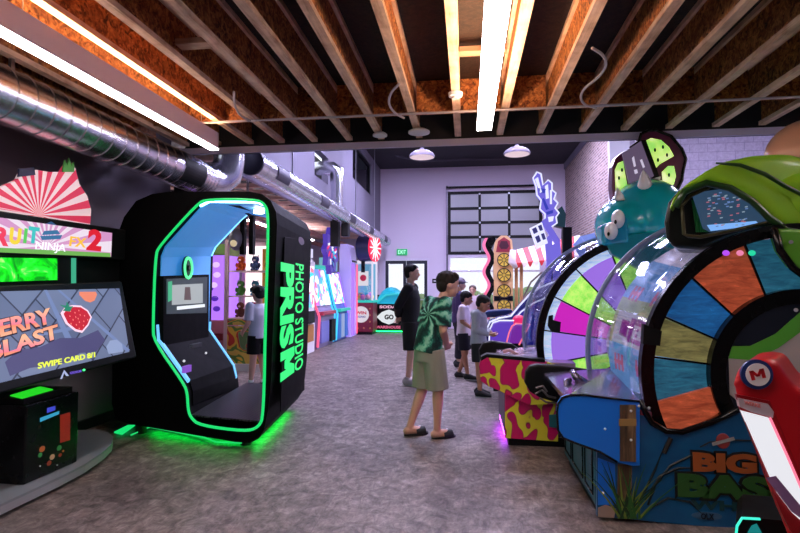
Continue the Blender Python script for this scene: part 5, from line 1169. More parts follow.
# bug head
TB = mat('bug_teal', (6, 160, 172), .22, coat=.6)
hd = MB(); px_sph(hd, 646, 222, 5.3, (.38, .44, .42)); px_sph(hd, 622, 226, 5.2, (.25, .34, .27)); px_sph(hd, 655, 245, 5.25, (.36, .40, .22))
o = hd.build('bug_head', TB, bg_); puff(o, .022, 6)
MB().px([(601, 225), (628, 216), (630, 243), (603, 246)], 4.86, .2).build('cheek_panel', mat('bug_blue', (14, 140, 176), .25, coat=.4), bg_, bevel=.03, seg=3)
MB().px([(606, 243), (632, 234), (684, 230), (690, 262), (645, 272), (612, 254)], 4.87, .3).build('neck_box', mat('bug_dark_teal', (6, 120, 132), .3, coat=.4), bg_, bevel=.01)
EW = mat('bug_eye_white', (225, 222, 226), .3, coat=.3)
px_sph(MB(), 618, 219, 4.86, (.055, .08, .085)).build('eye', EW, bg_, True); e2 = px_sph(MB(), 611, 231, 4.82, (.055, .08, .08)).build('eye', EW, bg_, True)
px_sph(MB(), 615.5, 222, 4.785, (.012, .012, .02)).build('pupil', BLK, bg_, True); px_sph(MB(), 608.5, 234, 4.745, (.011, .012, .018)).build('pupil', BLK, bg_, True)
a = P(645, 184, 5.05); bq = P(643, 170, 5.0); MB().tube([a-Vector((0, 0, .06)), a+(bq-a)*.1, a+(bq-a)*.6, bq], [.07, .06, .035, .004], 14).build('horn', EW, bg_, True)
a = P(619, 196, 5.0); bq = P(617, 187, 4.95); MB().tube([a-Vector((0, 0, .04)), a, bq], [.05, .04, .004], 12).build('horn', EW, bg_, True)
a = P(655, 181, 5.2); MB().tube([a-Vector((0, 0, .04)), a+Vector((.0, 0, .0)), a+Vector((.05, 0, .04))], [.05, .04, .004], 12).build('horn', EW, bg_, True)
wing = [(613.6, 199), (612, 186), (612.5, 166), (616, 157), (621, 153), (630, 148), (638.6, 142), (641, 134), (648, 130.5), (656, 130), (671, 136), (682, 149), (686, 159), (683, 172), (682, 180), (677, 191), (668, 197), (655, 186), (640, 188), (628, 190)]
wg = MB().px(wing, 5.30, .16).build('wing_sign', mat('wing_plum', (96, 30, 72), .35, coat=.3), bg_, bevel=.02, seg=3)
MB().tube([P(x, y, 5.295) for x, y in wing[5:17]], .014, 8).build('wing_trim', BLK, bg_, True)
mb = MB()
for pl in ([(615, 170), (618, 163), (623, 161), (627, 184), (622, 190), (616, 193)], [(645, 141), (651, 138), (661, 140), (669, 147), (674, 156), (667, 160), (660, 164), (656, 168), (650, 155)], [(662, 172), (668, 166), (674, 166), (676, 176), (674, 184), (668, 190), (663, 182)]): mb.px(pl, 5.288, .008)
m, nt, b = nodemat('wing_lime'); n1 = noise(nt, coords(nt), 9, 3, .6); cl = ramp(nt, n1, [(.35, (120, 215, 50)), (.55, (190, 235, 90)), (.72, (245, 245, 200))]); nt.links.new(cl, b.inputs['Emission Color']); b.inputs['Emission Strength'].default_value = .9
mb.build('wing_light', m, wg)
mb = MB()
for x, y in ((655, 150), (663, 147), (658, 160), (667, 155), (669, 175), (619, 178), (622, 170)): mb.sph(P(x, y, 5.284), (.012, .006, .02), 8, 6)
mb.build('wing_spots', mat('spot_dark', (20, 60, 70), .4), wg)
ws = MB().px([(622.5, 153), (641, 141), (654, 176), (630, 187)], 5.26, .03).build('wing_screen', glow('wing_screen', (100, 84, 112), .8), bg_)
mb = MB()
for pl in ([(632, 158), (634, 156), (636, 166), (634, 167)], [(634, 170), (637, 169), (638, 173), (635, 174)], [(640, 160), (642, 159), (645, 167), (643, 168)]): mb.px(pl, 5.256, .003)
mb.build('screen_glints', glow('wglint', (200, 190, 215), 1), ws)
MB().px([(641, 140), (646, 140), (660, 178), (654, 179)], 5.27, .03).build('screen_edge', BLKM, bg_)

# --- RACING SEAT at the lower right corner ---
ks = thing('racing_cabinet', 'red racing game cabinet with round M badge and lit panel at lower right', 'racing game', (1.4, 2.4, 0))
RED = mat('seat_red', (190, 16, 30), .35, coat=.2)
KY = 2.2
shell = MB().prism([P(x, y, KY) for x, y in [(732, 384), (735, 373), (742, 364), (752, 359.5), (766, 358.5), (777, 362), (784, 372), (792, 384), (806, 392), (850, 398), (900, 640), (815, 640), (796, 560), (780, 520), (765, 483), (750, 440), (738, 404)]], (.20, .30, 0)).build('seat_shell', RED, ks)
puff(shell, .014, 10)
MB().px([(738, 398), (768, 404), (774, 412), (773, 418), (752, 412), (740, 407)], KY-.012, .02).build('panel_header', mat('header_grey', (200, 180, 190), .4), ks)
MB().px([(736, 394), (770, 401), (824, 530), (830, 560), (806, 560), (781, 512), (740, 408)], KY-.006, .012).build('panel_frame', mat('frame_red', (150, 12, 24), .35), ks)
lp = MB().px([(742, 411), (769, 418), (806, 502), (812, 530), (794, 514), (778, 493)], KY-.018, .016).build('lit_panel', glow('panel_white', (238, 238, 245), .95), ks)
mb = MB(); mb.mi(1).px([(766, 478), (776, 476), (800, 505), (806, 522), (792, 512)], KY-.021, .002)
mb.build('panel_graphics', [mat('pg_red', (196, 50, 60), .5), mat('pg_mauve', (150, 110, 160), .5), mat('pg_blue', (40, 90, 190), .5)], lp)
MB().tube([P(x, y, KY-.02) for x, y in ((770, 418), (790, 462), (808, 504), (818, 540))], .005, 8).build('panel_edge_light', glow('edge_pink', (255, 120, 150), 1.2), ks)
text('header_lettering', 'WERKE', P(744, 404, KY-.014), (P(765, 409, KY)-P(744, 404, KY)), (0, 0, 1), .06, .014, mat('hl', (220, 120, 120), .5), ks, .003, .03)
c = P(755.5, 374, KY-.02)
bd = MB().lathe([(.001, 0), (.057, 0), (.057, .012), (.001, .014)], c, (0, -1, 0), 36).build('round_badge', mat('badge_navy', (28, 50, 110), .35), ks, 40)
MB().lathe([(.001, 0), (.043, 0), (.043, .004), (.001, .005)], c-Vector((0, .014, 0)), (0, -1, 0), 36).build('badge_face', mat('badge_cream', (236, 226, 228), .4), bd, 40)
letter_m('badge_letter', c+Vector((-.024, -.0195, -.022)), (1, 0, .25), (-.25, 0, 1), .052, .036, mat('badge_m_red', (200, 30, 40), .4), bd, .003, .24)
# dark base with teal light at the bottom edge
t = ks
tb0 = P(735, 518, 2.75)
bpts = [(733, 560), (736, 524), (742, 517), (800, 522), (880, 530), (880, 600), (760, 600)]
MB().prism([P(x, y, 2.75)*1.0 for x, y in bpts if P(x, y, 2.75).z > 0]+[Vector((1.9, 2.75, .02)), Vector((P(735, 530, 2.75).x, 2.75, .02))], (.15, .3, 0)).build('footwell', BLKM, t)
MB().tube([P(x, y, 2.742) for x, y in ((736, 535), (737, 526), (742, 518), (760, 519))], .006, 8).build('edge_light', glow('teal_edge', (60, 230, 200), 1.3), t, True)
MB().px([(748, 533), (752, 526), (757, 524), (762, 533)], 2.744, .005).build('footwell_art', glow('fa', (30, 170, 170), .5), t)

# ================= MIDDLE CLUSTER (far right aisle) =================
# carnival column with four yellow wheels
col = thing('carnival_column', 'tan carnival column with four yellow spoked wheels and wavy pink edge', 'game pillar', (.8, 12, 0))
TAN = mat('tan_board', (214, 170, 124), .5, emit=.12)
CYc = 12.0
MB().px([(494, 345), (494, 250), (496, 240), (501, 235.5), (507, 235.5), (512, 240), (513, 250), (513, 345)], CYc, .5).build('column_board', TAN, col)
mb = MB().px([(496, 252), (498, 241), (504, 237), (510, 241), (511, 252)], CYc-.02, .02); mb.build('crest', mat('crest_red', (150, 40, 60), .5), col)
MB().px([(499, 246), (501, 241), (507, 241), (509, 246), (507, 249), (501, 249)], CYc-.03, .01).build('crest_figure', mat('crest_dark', (70, 20, 40), .5), col)
for yc in (260, 275, 291, 306):
    c = P(504, yc, CYc-.012); g_ = MB().lathe([(.001, 0), (.155, 0), (.155, .02), (.001, .02)], c, (0, -1, 0), 28).build('yellow_wheel', mat('wheel_yellow', (226, 190, 70), .5, emit=.15), col)
    sb_ = MB()
    for k in range(8):
        a = PI*k/4; d = Vector((math.cos(a), 0, math.sin(a))); sb_.beam(c+Vector((0, -.026, 0))+d*.03, c+Vector((0, -.026, 0))+d*.15, .02, .008, (0, 1, 0))
    sb_.lathe([(.135, .02), (.158, .02), (.158, .03), (.135, .03)], c, (0, -1, 0), 28); sb_.build('spokes', mat('wheel_dark', (70, 50, 40), .5), g_)
for nm, cl_, dx in (('wavy_edge', BLK, 0), ('wavy_stripe', mat('wave_pink', (236, 110, 140), .5, emit=.2), -3)):
    L_ = [(491+dx-2.6*math.sin((y-238)/4.3)-3, y) for y in range(238, 312, 2)]; R_ = [(x+(5 if nm == 'wavy_edge' else 3), y) for x, y in L_[::-1]]
    mb = MB(); 
    for (p, q), (r, s) in zip(zip(L_, L_[1:]), zip(R_[::-1], R_[::-1][1:])): mb.px([p, q, s, r], CYc+.02+dx*.01, .08)
    mb.build(nm, cl_, col)
MB().px([(487, 246), (489, 238), (494, 236), (496, 240), (492, 248)], CYc+.0, .1).build('edge_finial', BLK, col)
MB().px([(494, 296), (513, 296), (513, 301), (494, 301)], CYc-.018, .015).build('column_band', BLK, col)
MB().px([(480, 316), (484, 292), (488, 300), (490, 320)], CYc+.1, .1).build('pink_spire', mat('spire_pink', (210, 90, 120), .4), col)
# striped awning with posts
aw = thing('striped_awning', 'red and white striped awning on tan posts behind the wheel games', 'awning', (1.3, 12.4, 0))
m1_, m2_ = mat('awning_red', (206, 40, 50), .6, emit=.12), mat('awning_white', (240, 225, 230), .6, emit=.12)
mb = MB()
for k in range(12):
    a0_, a1_ = k/12, (k+1)/12; xa, xb = 511, 580
    def L(s, f): # s across, f from top to bottom
        return (xa+(xb-xa)*s+(5*f if s < .5 else 0), (251-16*s)+(22+16*s)*f*.55)
    mb.mi(k % 2).add([P(*L(a0_, 0), 12.7), P(*L(a1_, 0), 12.7), P(*L(a1_, 1), 12.0), P(*L(a0_, 1), 12.0), P(*L(a0_, 0), 12.73), P(*L(a1_, 0), 12.73), P(*L(a1_, 1), 12.03), P(*L(a0_, 1), 12.03)], [(0, 1, 2, 3), (7, 6, 5, 4), (3, 2, 6, 7), (0, 4, 5, 1), (0, 3, 7, 4), (1, 5, 6, 2)])
    xl, yl = L(a0_, 1); xr, yr = L(a1_, 1); mb.px([(xl, yl), (xr, yr), ((xr*.6+xl*.4), yr+5), (xl*.6+xr*.4, yl+5)], 11.99, .02)
mb.build('striped_canopy', [m1_, m2_], aw)
for x in (515, 520): MB().px([(x, 262), (x+3, 262), (x+3, 345), (x, 345)], 12.15, .1).build('post', mat('post_tan', (206, 150, 100), .5), aw)
MB().tube([P(513, 250, 11.95), P(512, 262, 11.95), P(516, 268, 11.95)], [.07, .09, .05], 10).build('rolled_fringe', m2_, aw, True)
MB().tube([P(x, y, 12.05) for x, y in ((522, 312), (524, 296), (531, 282), (541, 273), (548, 270))], .02, 8).build('arch_hoop', mat('hoop_bronze', (100, 84, 84), .4), aw, True)
# tall blue lit skyline sign
bs = thing('blue_lit_sign', 'tall jagged blue and violet lit sign rising in front of the brick wall', 'sign', (1.3, 8.5, 0))
SB, SV, SWh = glow('sign_blue', (60, 70, 200), .8), glow('sign_lilac', (124, 112, 236), .85), glow('sign_pale', (225, 225, 255), 1.15)
mb = MB()
cr_ = [(533, 178), (537, 172), (541, 174), (543, 185), (548, 180), (552, 183), (552, 190), (556, 193), (554, 199), (558, 203), (555, 208), (559, 213), (556, 217), (557, 223), (551, 227), (545, 222), (545, 214), (540, 209), (541, 200), (537, 195), (536, 186)]
MB().px(cr_, 8.5, .12).build('crown_board', SV, bs)
MB().tube([P(x, y, 8.49) for x, y in cr_], .014, 6, True).build('crown_outline', SWh, bs)
mb = MB()
for k, pl in enumerate(([(535, 179), (538, 177), (542, 192), (540, 193)], [(538, 188), (540, 193), (545, 193), (546, 189)], [(545, 186), (548, 184), (549, 198), (546, 199)], [(542, 199), (544, 198), (549, 209), (546, 210)], [(550, 190), (552, 190), (552, 204), (550, 204)], [(546, 212), (553, 210), (553, 213), (547, 215)], [(548, 217), (554, 216), (553, 221), (549, 222)])): mb.mi(k % 2).px(pl, 8.485, .012)
mb.build('crown_strokes', [SWh, SB], bs)
MB().px([(530, 228), (542, 222), (548, 243), (537, 249)], 8.40, .08).build('tile_sign', SWh, bs)
mb = MB()
for pl in ([(532, 229), (536, 227), (538, 232), (534, 234)], [(538, 226), (541.5, 224.5), (543, 230), (540, 231)], [(535, 237), (539, 235), (541, 241), (537.5, 243)], [(541, 234), (544, 233), (546, 239), (543, 240)]): mb.px(pl, 8.385, .01)
mb.build('tile_marks', glow('tile_dark', (60, 60, 140), .7), bs)
mb = MB()
for pl in ([(541, 222), (546, 218), (560, 240), (557, 246)], [(545, 240), (552, 232), (553, 262), (549, 300), (543, 300), (547, 262)], [(552, 245), (560, 240), (562, 262), (558, 300), (554, 300)]): mb.px(pl, 8.45, .08)
mb.build('angled_struts', SV, bs)
MB().px([(549, 250), (554, 246), (554, 300), (550, 300)], 8.5, .05).build('dark_strut', BLKM, bs)  # matt black strut set behind the lilac ones
MB().px([(538, 300), (566, 300), (566, 345), (538, 345)], 8.46, .3).build('sign_base', mat('lilac_base', (110, 90, 200), .4), bs)
mb = MB()
for pl in ([(574, 244), (581, 236), (590, 262), (584, 262)], [(581, 236), (598, 232), (600, 238), (587, 244)], [(596, 234), (601, 236), (604, 262), (599, 262)]): mb.px(pl, 8.7, .1)
o = mb.build('lit_arch', glow('arch_blue', (130, 150, 240), .9)); tag(o, 'pale blue lit arch behind the bug head game', 'arch')
MB_ = MB().px([(563, 227), (572, 227), (572, 340), (563, 340)], 8.9, .15).build('black_post', BLKM); tag(MB_, 'plain black upright post in front of the striped awning and brick wall', 'post')
o = MB().px([(556, 211), (562, 206), (566, 214), (565, 228), (556, 226)], 9.6, .2).build('dark_green_hood', mat('deep_green', (12, 60, 60), .5)); tag(o, 'dark green rounded hood just behind the jagged blue sign', 'hood')
# blue motion racing game with violet seats
rc = thing('racing_game', 'dark blue curved racing pod with white edging between the column and the bug wheel', 'arcade machine', (1.1, 7.6, 0))
NB = mat('navy_shell', (24, 36, 130), .25, coat=.5, emit=.05)
sh = MB().px([(484, 330), (488, 322), (500, 317), (512, 315), (520, 305), (530, 293), (540, 286), (556, 280), (575, 280), (575, 345), (484, 345)], 8.0, .36).build('curved_shell', NB, rc, bevel=.05, seg=3)
MB().tube([P(x, y, 7.98) for x, y in ((486, 331), (490, 322), (500, 318), (511, 316), (520, 305), (530, 294), (541, 287), (556, 281))], .012, 8).build('white_edge', SWh, rc, True)
MB().px([(508, 340), (512, 322), (521, 312), (532, 304), (550, 296), (550, 345), (508, 345)], 7.7, .25).build('inner_shell', glow('royal_blue', (40, 40, 190), .5), rc)
MB().tube([P(x, y, 7.68) for x, y in ((509, 330), (512, 322), (521, 312), (532, 304), (545, 298))], .010, 8).build('white_edge', SWh, rc, True)
MB().px([(484, 318), (486, 311), (512, 309), (514, 316)], 8.8, .4).build('rear_shell', mat('deep_navy', (16, 40, 90), .3), rc, bevel=.03)
for i, (pl, ed_, mm, Yq, lb) in enumerate(((([(490, 345), (490, 330), (493, 323), (500, 321), (514, 321), (512, 345)]), [(489, 346), (489.5, 330), (493, 322.5), (500, 320.5), (514, 320.5)], glow('seat_violet', (110, 70, 220), .7), 7.3, 'violet lit seat with white piping near the boy in the grey hoodie'),
        (([(509, 345), (512, 330), (516, 324), (530, 324), (522, 345)]), [(506, 345), (509, 333), (512, 326), (516, 323.5), (530, 324), (519, 345)], glow('seat_purple', (130, 40, 180), .7), 7.0, 'purple seat with pink piping beside the bug game'))):
    s_ = thing('game_seat', lb, 'seat', (P(500+i*12, 345, Yq).x, Yq, 0), 'lit game seats')
    MB().px(pl, Yq, .16).build('seat_back', mm, s_, bevel=.03, seg=3)
    MB().tube([P(x, y, Yq-.01) for x, y in ed_], .010, 8).build('piping', SWh if i == 0 else glow('pk_pipe', (255, 120, 140), 1.1), s_, True)
    x_ = P(502+i*14, 345, Yq); MB().box((x_.x-.12, Yq+.0, 0), (x_.x+.12, Yq+.16, x_.z+.02)).build('seat_base', BLKM, s_)
bl = thing('pink_dome', 'round hot pink dome between the purple seat and blue racing pod', 'game dome', (P(519, 320, 7.5).x, 7.5, 0))
px_sph(MB(), 519, 322, 7.5, (.10, .1, .10)).build('dome', glow('hot_pink', (240, 30, 110), .9), bl, True)
x_ = P(519, 322, 7.5); MB().cyl((x_.x, 7.5, 0), (x_.x, 7.5, x_.z-.05), .07, n=16).build('stand', BLKM, bl)
# pieces at far right behind bug wheel
# ================= PEOPLE =================
def ell(c, rx, ry, ax, fw, n=16):
    """ellipse ring at c, normal ax, rx along fw, ry sideways"""
    ax = ax.normalized(); f = (fw-ax*fw.dot(ax)).normalized(); s = ax.cross(f)
    return [c+f*rx*math.cos(2*PI*i/n)+s*ry*math.sin(2*PI*i/n) for i in range(n)]
SKINS = {}
def person(name, label, base, head_deg, H, skin, hair, pose={}, shirt=None, shorts=None, shoe=None, vox=.009, socks=None, hoodie=False, adult=False, cap=None, longsleeve=False, slides=False, hairstyle='short', extra=None):
    h = math.radians(head_deg); F = Vector((math.cos(h), math.sin(h), 0)); L = Vector((-F.y, F.x, 0)); U = Vector((0, 0, 1)); B = Vector((base[0], base[1], 0))
    def W(p): return B+F*p[0]*H+L*p[1]*H+U*p[2]*H
    J = dict(pelvis=(0, 0, .525), waist=(0, 0, .60), chest=(.0, 0, .715), neck=(.0, 0, .825), head=(.018, 0, .915),
             shL=(0, .105, .80), elL=(-.01, .125, .63), wrL=(.05, .12, .49), shR=(0, -.105, .80), elR=(-.01, -.125, .63), wrR=(.05, -.12, .49),
             hipL=(0, .048, .51), knL=(.012, .052, .285), anL=(-.01, .055, .05), hipR=(0, -.048, .51), knR=(.012, -.052, .285), anR=(-.01, -.055, .05), toeL=0, toeR=0, look=(0, 0), hgrip=.5)
    J.update(pose)
    g = {k: W(v) for k, v in J.items() if isinstance(v, tuple) and len(v) == 3}
    t = thing(name, label, 'person', tuple(B))
    hs = (.066 if adult else .074)*H
    def limb(mb, pts, rs, n=12, flat=False):
        mb.tube(pts, rs, n)
        if not flat:
            for p, r in zip(pts, rs): mb.sph(p, r, 12, 8)
    def mid(a, b, s): return a+(b-a)*s
    def torso(mb, k=1.0, add=0.0, z0='pelvis'):
        ax = (g['neck']-g['pelvis']); secs = [(mid(g['pelvis'], g['waist'], -.35), .052, .078), (g['pelvis'], .062, .088), (g['waist'], .054, .078), (g['chest'], .062, .098), (mid(g['chest'], g['neck'], .62), .052, .108), (mid(g['chest'], g['neck'], .9), .036, .07), (g['neck'], .03, .032)]
        mb.loft([ell(c, (a+add)*H*k, (b+add)*H*k, ax, F) for c, a, b in secs])
    body = MB(); torso(body, .96)
    for s in 'LR':
        a, e, w = g['sh'+s], g['el'+s], g['wr'+s]
        limb(body, [a, mid(a, e, .5), e, mid(e, w, .35), w], [.034*H, .029*H, .024*H, .024*H, .0165*H])
        hp, kn, an = g['hip'+s], g['kn'+s], g['an'+s]
        limb(body, [hp, mid(hp, kn, .45), kn, mid(kn, an, .3), mid(kn, an, .7), an], [.054*H, .047*H, .034*H, .033*H, .024*H, .021*H])
        # foot
        ta = math.radians(J['toe'+s]); FD = F*math.cos(ta)+L*math.sin(ta); hl = an-FD*.02*H; g['fd'+s] = FD
        hl = Vector((hl.x, hl.y, an.z-.025*H)); to = hl+FD*.125*H; to.z = max(.014*H, an.z-.032*H) if J['an'+s][2] < .09 else an.z-.05*H
        body.tube([hl, mid(hl, to, .45)+U*.004*H, mid(hl, to, .8), to], [.024*H, .026*H, .022*H, .012*H], 12); body.sph(hl, .023*H, 10, 8); g['hl'+s], g['to'+s] = hl, to
        # hand: palm and five fingers
        d = (w-e).normalized(); sdir = d.cross(U if abs(d.z) < .9 else F).normalized(); pn = d.cross(sdir).normalized()
        inn = -1 if s == 'L' else 1; inn_v = L*inn
        across = (F-d*F.dot(d)); across = across.normalized() if across.length > .2 else (U-d*U.dot(d)).normalized(); pal = d.cross(across).normalized(); pal = pal if pal.dot(inn_v) > 0 else -pal
        pc = w+d*.026*H; body.loft([ell(w-d*.004*H, .015*H, .012*H, d, across), ell(w+d*.02*H, .022*H, .010*H, d, across), ell(w+d*.05*H, .023*H, .009*H, d, across)])
        for k, (o_, ln) in enumerate(((.017, .042), (.006, .048), (-.006, .045), (-.017, .036))):
            p0 = w+d*.045*H+across*o_*H; p1 = p0+(d*.9+pal*J['hgrip']*.5)*ln*.5*H; p2 = p1+(d*.6+pal*J['hgrip']*1.3)*ln*.5*H
            body.tube([p0, p1, p2], [.0062*H, .0058*H, .0045*H], 8); body.sph(p2, .0046*H, 8, 6); body.sph(p1, .0058*H, 8, 6)
        p0 = w+d*.012*H+across*.014*H; p1 = w+d*.028*H+across*.034*H+pal*.006*H; p2 = p1+(d*.8+pal*.4)*.024*H
        body.tube([p0, p1, p2], [.009*H, .0075*H, .0055*H], 8); body.sph(p2, .0056*H, 8, 6)
    # head
    yaw, pitch = math.radians(J['look'][0]), math.radians(J['look'][1])
    Hf = (F*math.cos(yaw)+L*math.sin(yaw)); Hf = (Hf*math.cos(pitch)+U*math.sin(pitch)).normalized(); Hl = U.cross(Hf).normalized(); Hu = Hf.cross(Hl)
    HM = Matrix((Hf, Hl, Hu)).transposed(); hc = g['head']
    def HP(x, y, z): return hc+HM @ Vector((x*hs, y*hs, z*hs))
    limb(body, [g['neck']-U*.02*H, HP(-.25, 0, -.75)], [.032*H, .029*H])
    body.sph(HP(-.08, 0, .18), (.92*hs, .76*hs, .86*hs), 20, 14, HM); body.sph(HP(.22, 0, -.38), (.55*hs, .55*hs, .62*hs), 16, 12, HM)
    body.sph(HP(.52, 0, -.78), (.20*hs, .24*hs, .18*hs), 10, 8, HM)
    body.tube([HP(.74, 0, .02), HP(.92, 0, -.2), HP(.98, 0, -.3), HP(.75, 0, -.38)], [.07*hs, .11*hs, .12*hs, .1*hs], 8)
    body.sph(HP(.68, 0, -.56), (.15*hs, .23*hs, .07*hs), 10, 6, HM); body.sph(HP(.68, 0, .12), (.14*hs, .5*hs, .10*hs), 12, 6, HM)
    for q in (1, -1): body.sph(HP(-.05, q*.76, -.05), (.17*hs, .08*hs, .24*hs), 10, 8, HM)
    o = body.build('body', skin, t); puff(o, vox, 3, .5)
    for q in (1, -1):
        ey = MB().sph(HP(.72, q*.28, .0), (.11*hs, .12*hs, .075*hs), 10, 8, HM).build('eye', mat('eye_white', (225, 220, 220), .3), t, True)
        MB().sph(HP(.80, q*.29, .0), (.05*hs, .06*hs, .06*hs), 8, 6, HM).build('iris', mat('iris_dark', (26, 18, 14), .3), ey, True)
        MB().tube([HP(.84, q*.12, .2), HP(.80, q*.3, .25), HP(.66, q*.48, .2)], [.03*hs, .045*hs, .02*hs], 6).build('eyebrow', hair, t)
    MB().tube([HP(.80, .17, -.55), HP(.85, 0, -.54), HP(.80, -.17, -.55)], [.02*hs, .045*hs, .02*hs], 6).build('mouth', mat('lip_tone', (150, 80, 76), .5), t)
    # hair
    hb = MB(); hb.sph(HP(-.20, 0, .38), (.93*hs, .86*hs, .80*hs), 20, 14, HM); hb.sph(HP(-.50, 0, -.02), (.56*hs, .79*hs, .68*hs), 16, 12, HM)
    if hairstyle == 'fringe':
        rr2 = random.Random(2)
        for k in range(9): 
            a = (k-4)/4; hb.tube([HP(.25, a*.5, .98), HP(.58, a*.58, .80), HP(.72, a*.58, .50+.08*rr2.random())], [.16*hs, .12*hs, .04*hs], 8)
        for k in range(12):
            a = rr2.uniform(-2.6, 2.6); hb.tube([HP(-.2+.1*math.cos(a), .1*math.sin(a), 1.05), HP(-.2+.75*math.cos(a), .7*math.sin(a), .78), HP(-.25+.98*math.cos(a), .86*math.sin(a), .25)], [.16*hs, .16*hs, .05*hs], 8)
    else:
        for k in range(6): a = (k-2.5)/2.5; hb.tube([HP(.30, a*.5, .95), HP(.58, a*.54, .76), HP(.68, a*.54, .56)], [.13*hs, .10*hs, .04*hs], 8)
    o = hb.build('hair', hair, t); puff(o, max(vox*.8, .007), 2, .5)
    if cap is not None:
        cb = MB(); cb.sph(HP(-.1, 0, .45), (1.0*hs, .9*hs, .78*hs), 18, 12, HM); cb.loft([ell(HP(.5, 0, .42), .1*hs, .6*hs, Hf, U), ell(HP(1.35, 0, .36), .05*hs, .45*hs, Hf, U)]); o = cb.build('cap', cap, t); puff(o, .01, 2)
    if shirt is not None:
        sb2 = MB(); ax = g['neck']-g['pelvis']; low = mid(g['pelvis'], g['waist'], -.45)
        secs = [(low, .086, .108), (g['pelvis'], .082, .106), (g['waist'], .074, .100), (g['chest'], .078, .110), (mid(g['chest'], g['neck'], .6), .062, .114), (mid(g['chest'], g['neck'], .86), .045, .08), (mid(g['chest'], g['neck'], .98), .036, .042)]
        sb2.loft([ell(c, a*H, b*H, ax, F, 24) for c, a, b in secs])
        for s in 'LR':
            a, e, w = g['sh'+s], g['el'+s], g['wr'+s]; sb2.sph(a, .045*H, 12, 8)
            if longsleeve:
                sb2.tube([a, mid(a, e, .5), e, mid(e, w, .5), mid(e, w, .92)], [.045*H, .041*H, .037*H, .033*H, .028*H], 14); sb2.sph(e, .037*H, 12, 8)
            else: sb2.tube([a, mid(a, e, .45), mid(a, e, .85)], [.044*H, .046*H, .048*H], 14)
        if hoodie:
            sb2.tube([mid(g['chest'], g['neck'], .75)+F*.03*H+L*.05*H, g['neck']-F*.03*H+L*.06*H, g['neck']-F*.065*H-U*.02*H, g['neck']-F*.03*H-L*.06*H, mid(g['chest'], g['neck'], .75)+F*.03*H-L*.05*H], [.02*H, .035*H, .045*H, .035*H, .02*H], 10)
            sb2.sph(g['neck']-F*.06*H-U*.045*H, (.035*H, .06*H, .05*H), 12, 8, Matrix((F, L, U)).transposed())
            sb2.loft([ell(low, .074*H, .1*H, ax, F, 24), ell(low+U*.03*H, .08*H, .106*H, ax, F, 24)])
        o = sb2.build('hoodie' if hoodie else 'shirt', shirt, t); puff(o, vox, 4, .5)
    if shorts is not None:
        sm_, length = shorts
        sb3 = MB(); ax = g['neck']-g['pelvis']
        sb3.loft([ell(mid(g['pelvis'], g['waist'], -1.05), .066*H, .092*H, U, F, 24), ell(mid(g['pelvis'], g['waist'], -.4), .072*H, .099*H, U, F, 24), ell(mid(g['pelvis'], g['waist'], .35), .064*H, .09*H, ax, F, 24)])
        for s in 'LR':
            hp, kn, an = g['hip'+s], g['kn'+s], g['an'+s]
            if length <= 1: pts = [hp+U*.01*H, mid(hp, kn, length*.5), mid(hp, kn, length)]; rs = [.066*H, .067*H, .067*H]
            else: pts = [hp+U*.01*H, mid(hp, kn, .6), kn, mid(kn, an, length-1)]; rs = [.062*H, .056*H, .05*H, .042*H]
            sb3.tube(pts, rs, 16)
        o = sb3.build('shorts' if length < 1.5 else 'trousers', sm_, t); puff(o, vox, 3, .5)
    for s in 'LR':
        FD, hl, to = g['fd'+s], g['hl'+s], g['to'+s]; LS = U.cross(FD); zb = hl.z-.024*H
        def slab(mb, z0, z1, w, e=0.0):
            pts = []
            for k in range(16):
                a = 2*PI*k/16; q = FD*(.062*H+(.078*H+e)*math.cos(a))+LS*(w*H+e)*math.sin(a)*(1.05 if math.cos(a) > 0 else .85)
                pts.append(Vector((hl.x, hl.y, zb+z0*H))+q-FD*.0*H)
            mb.prism(pts, (0, 0, (z1-z0)*H)); return mb
        if slides:
            sh_ = slab(MB(), -.012, .010, .036, .002).build('slide_sandal', shoe, t, bevel=.004)
            c0_ = hl+FD*.085*H; ring_ = []
            mb = MB(); A_ = []
            for k in range(9):
                a = PI*k/8; A_.append((LS*.036*H*math.cos(a)+U*(.038*H*math.sin(a)-.018*H)))
            mb.loft([[c0_-FD*.032*H+q for q in A_]+[c0_-FD*.032*H+q*.86 for q in A_[::-1]], [c0_+FD*.03*H+q*.93 for q in A_]+[c0_+FD*.03*H+q*.8 for q in A_[::-1]]])
            st = mb.build('strap', shoe, sh_); mb2 = MB().box(Vector((-.01, -.01, 0)), Vector((.01, .01, .003)), Matrix.Translation(c0_+U*.022*H)); mb2.build('strap_badge', WHITE, sh_)
        elif shoe is not None:
            up_ = MB().tube([hl+U*.012*H, mid(hl, to, .35)+U*.012*H, mid(hl, to, .75), to+FD*.006*H], [.031*H, .033*H, .028*H, .018*H], 14); up_.sph(hl+U*.01*H, .032*H, 12, 8); up_.tube([hl+U*.0*H+FD*.01*H, hl+FD*.02*H+U*.045*H], [.03*H, .028*H], 12)
            o = up_.build('shoe', shoe, t); puff(o, .008, 2)
            slab(MB(), -.006, .008, .033, .002).build('sole', mat('sole_white', (215, 212, 214), .5), o, bevel=.003)
        if socks is not None:
            an = g['an'+s]; MB().tube([an-U*.01*H, an+(g['kn'+s]-an)*.18], [.027*H, .0275*H], 14).build('sock', socks, t, True)
    return t, g, HP
sk1 = mat('skin_fair', (214, 160, 138), .5); sk2 = mat('skin_tan', (186, 132, 104), .5); sk3 = mat('skin_light', (222, 176, 158), .5)
hr1 = mat('hair_brown', (34, 22, 17), .85, bump=(60, .5)); hr2 = mat('hair_black', (15, 13, 15), .85, bump=(60, .5)); hr3 = mat('hair_grey_brown', (80, 66, 66), .6)
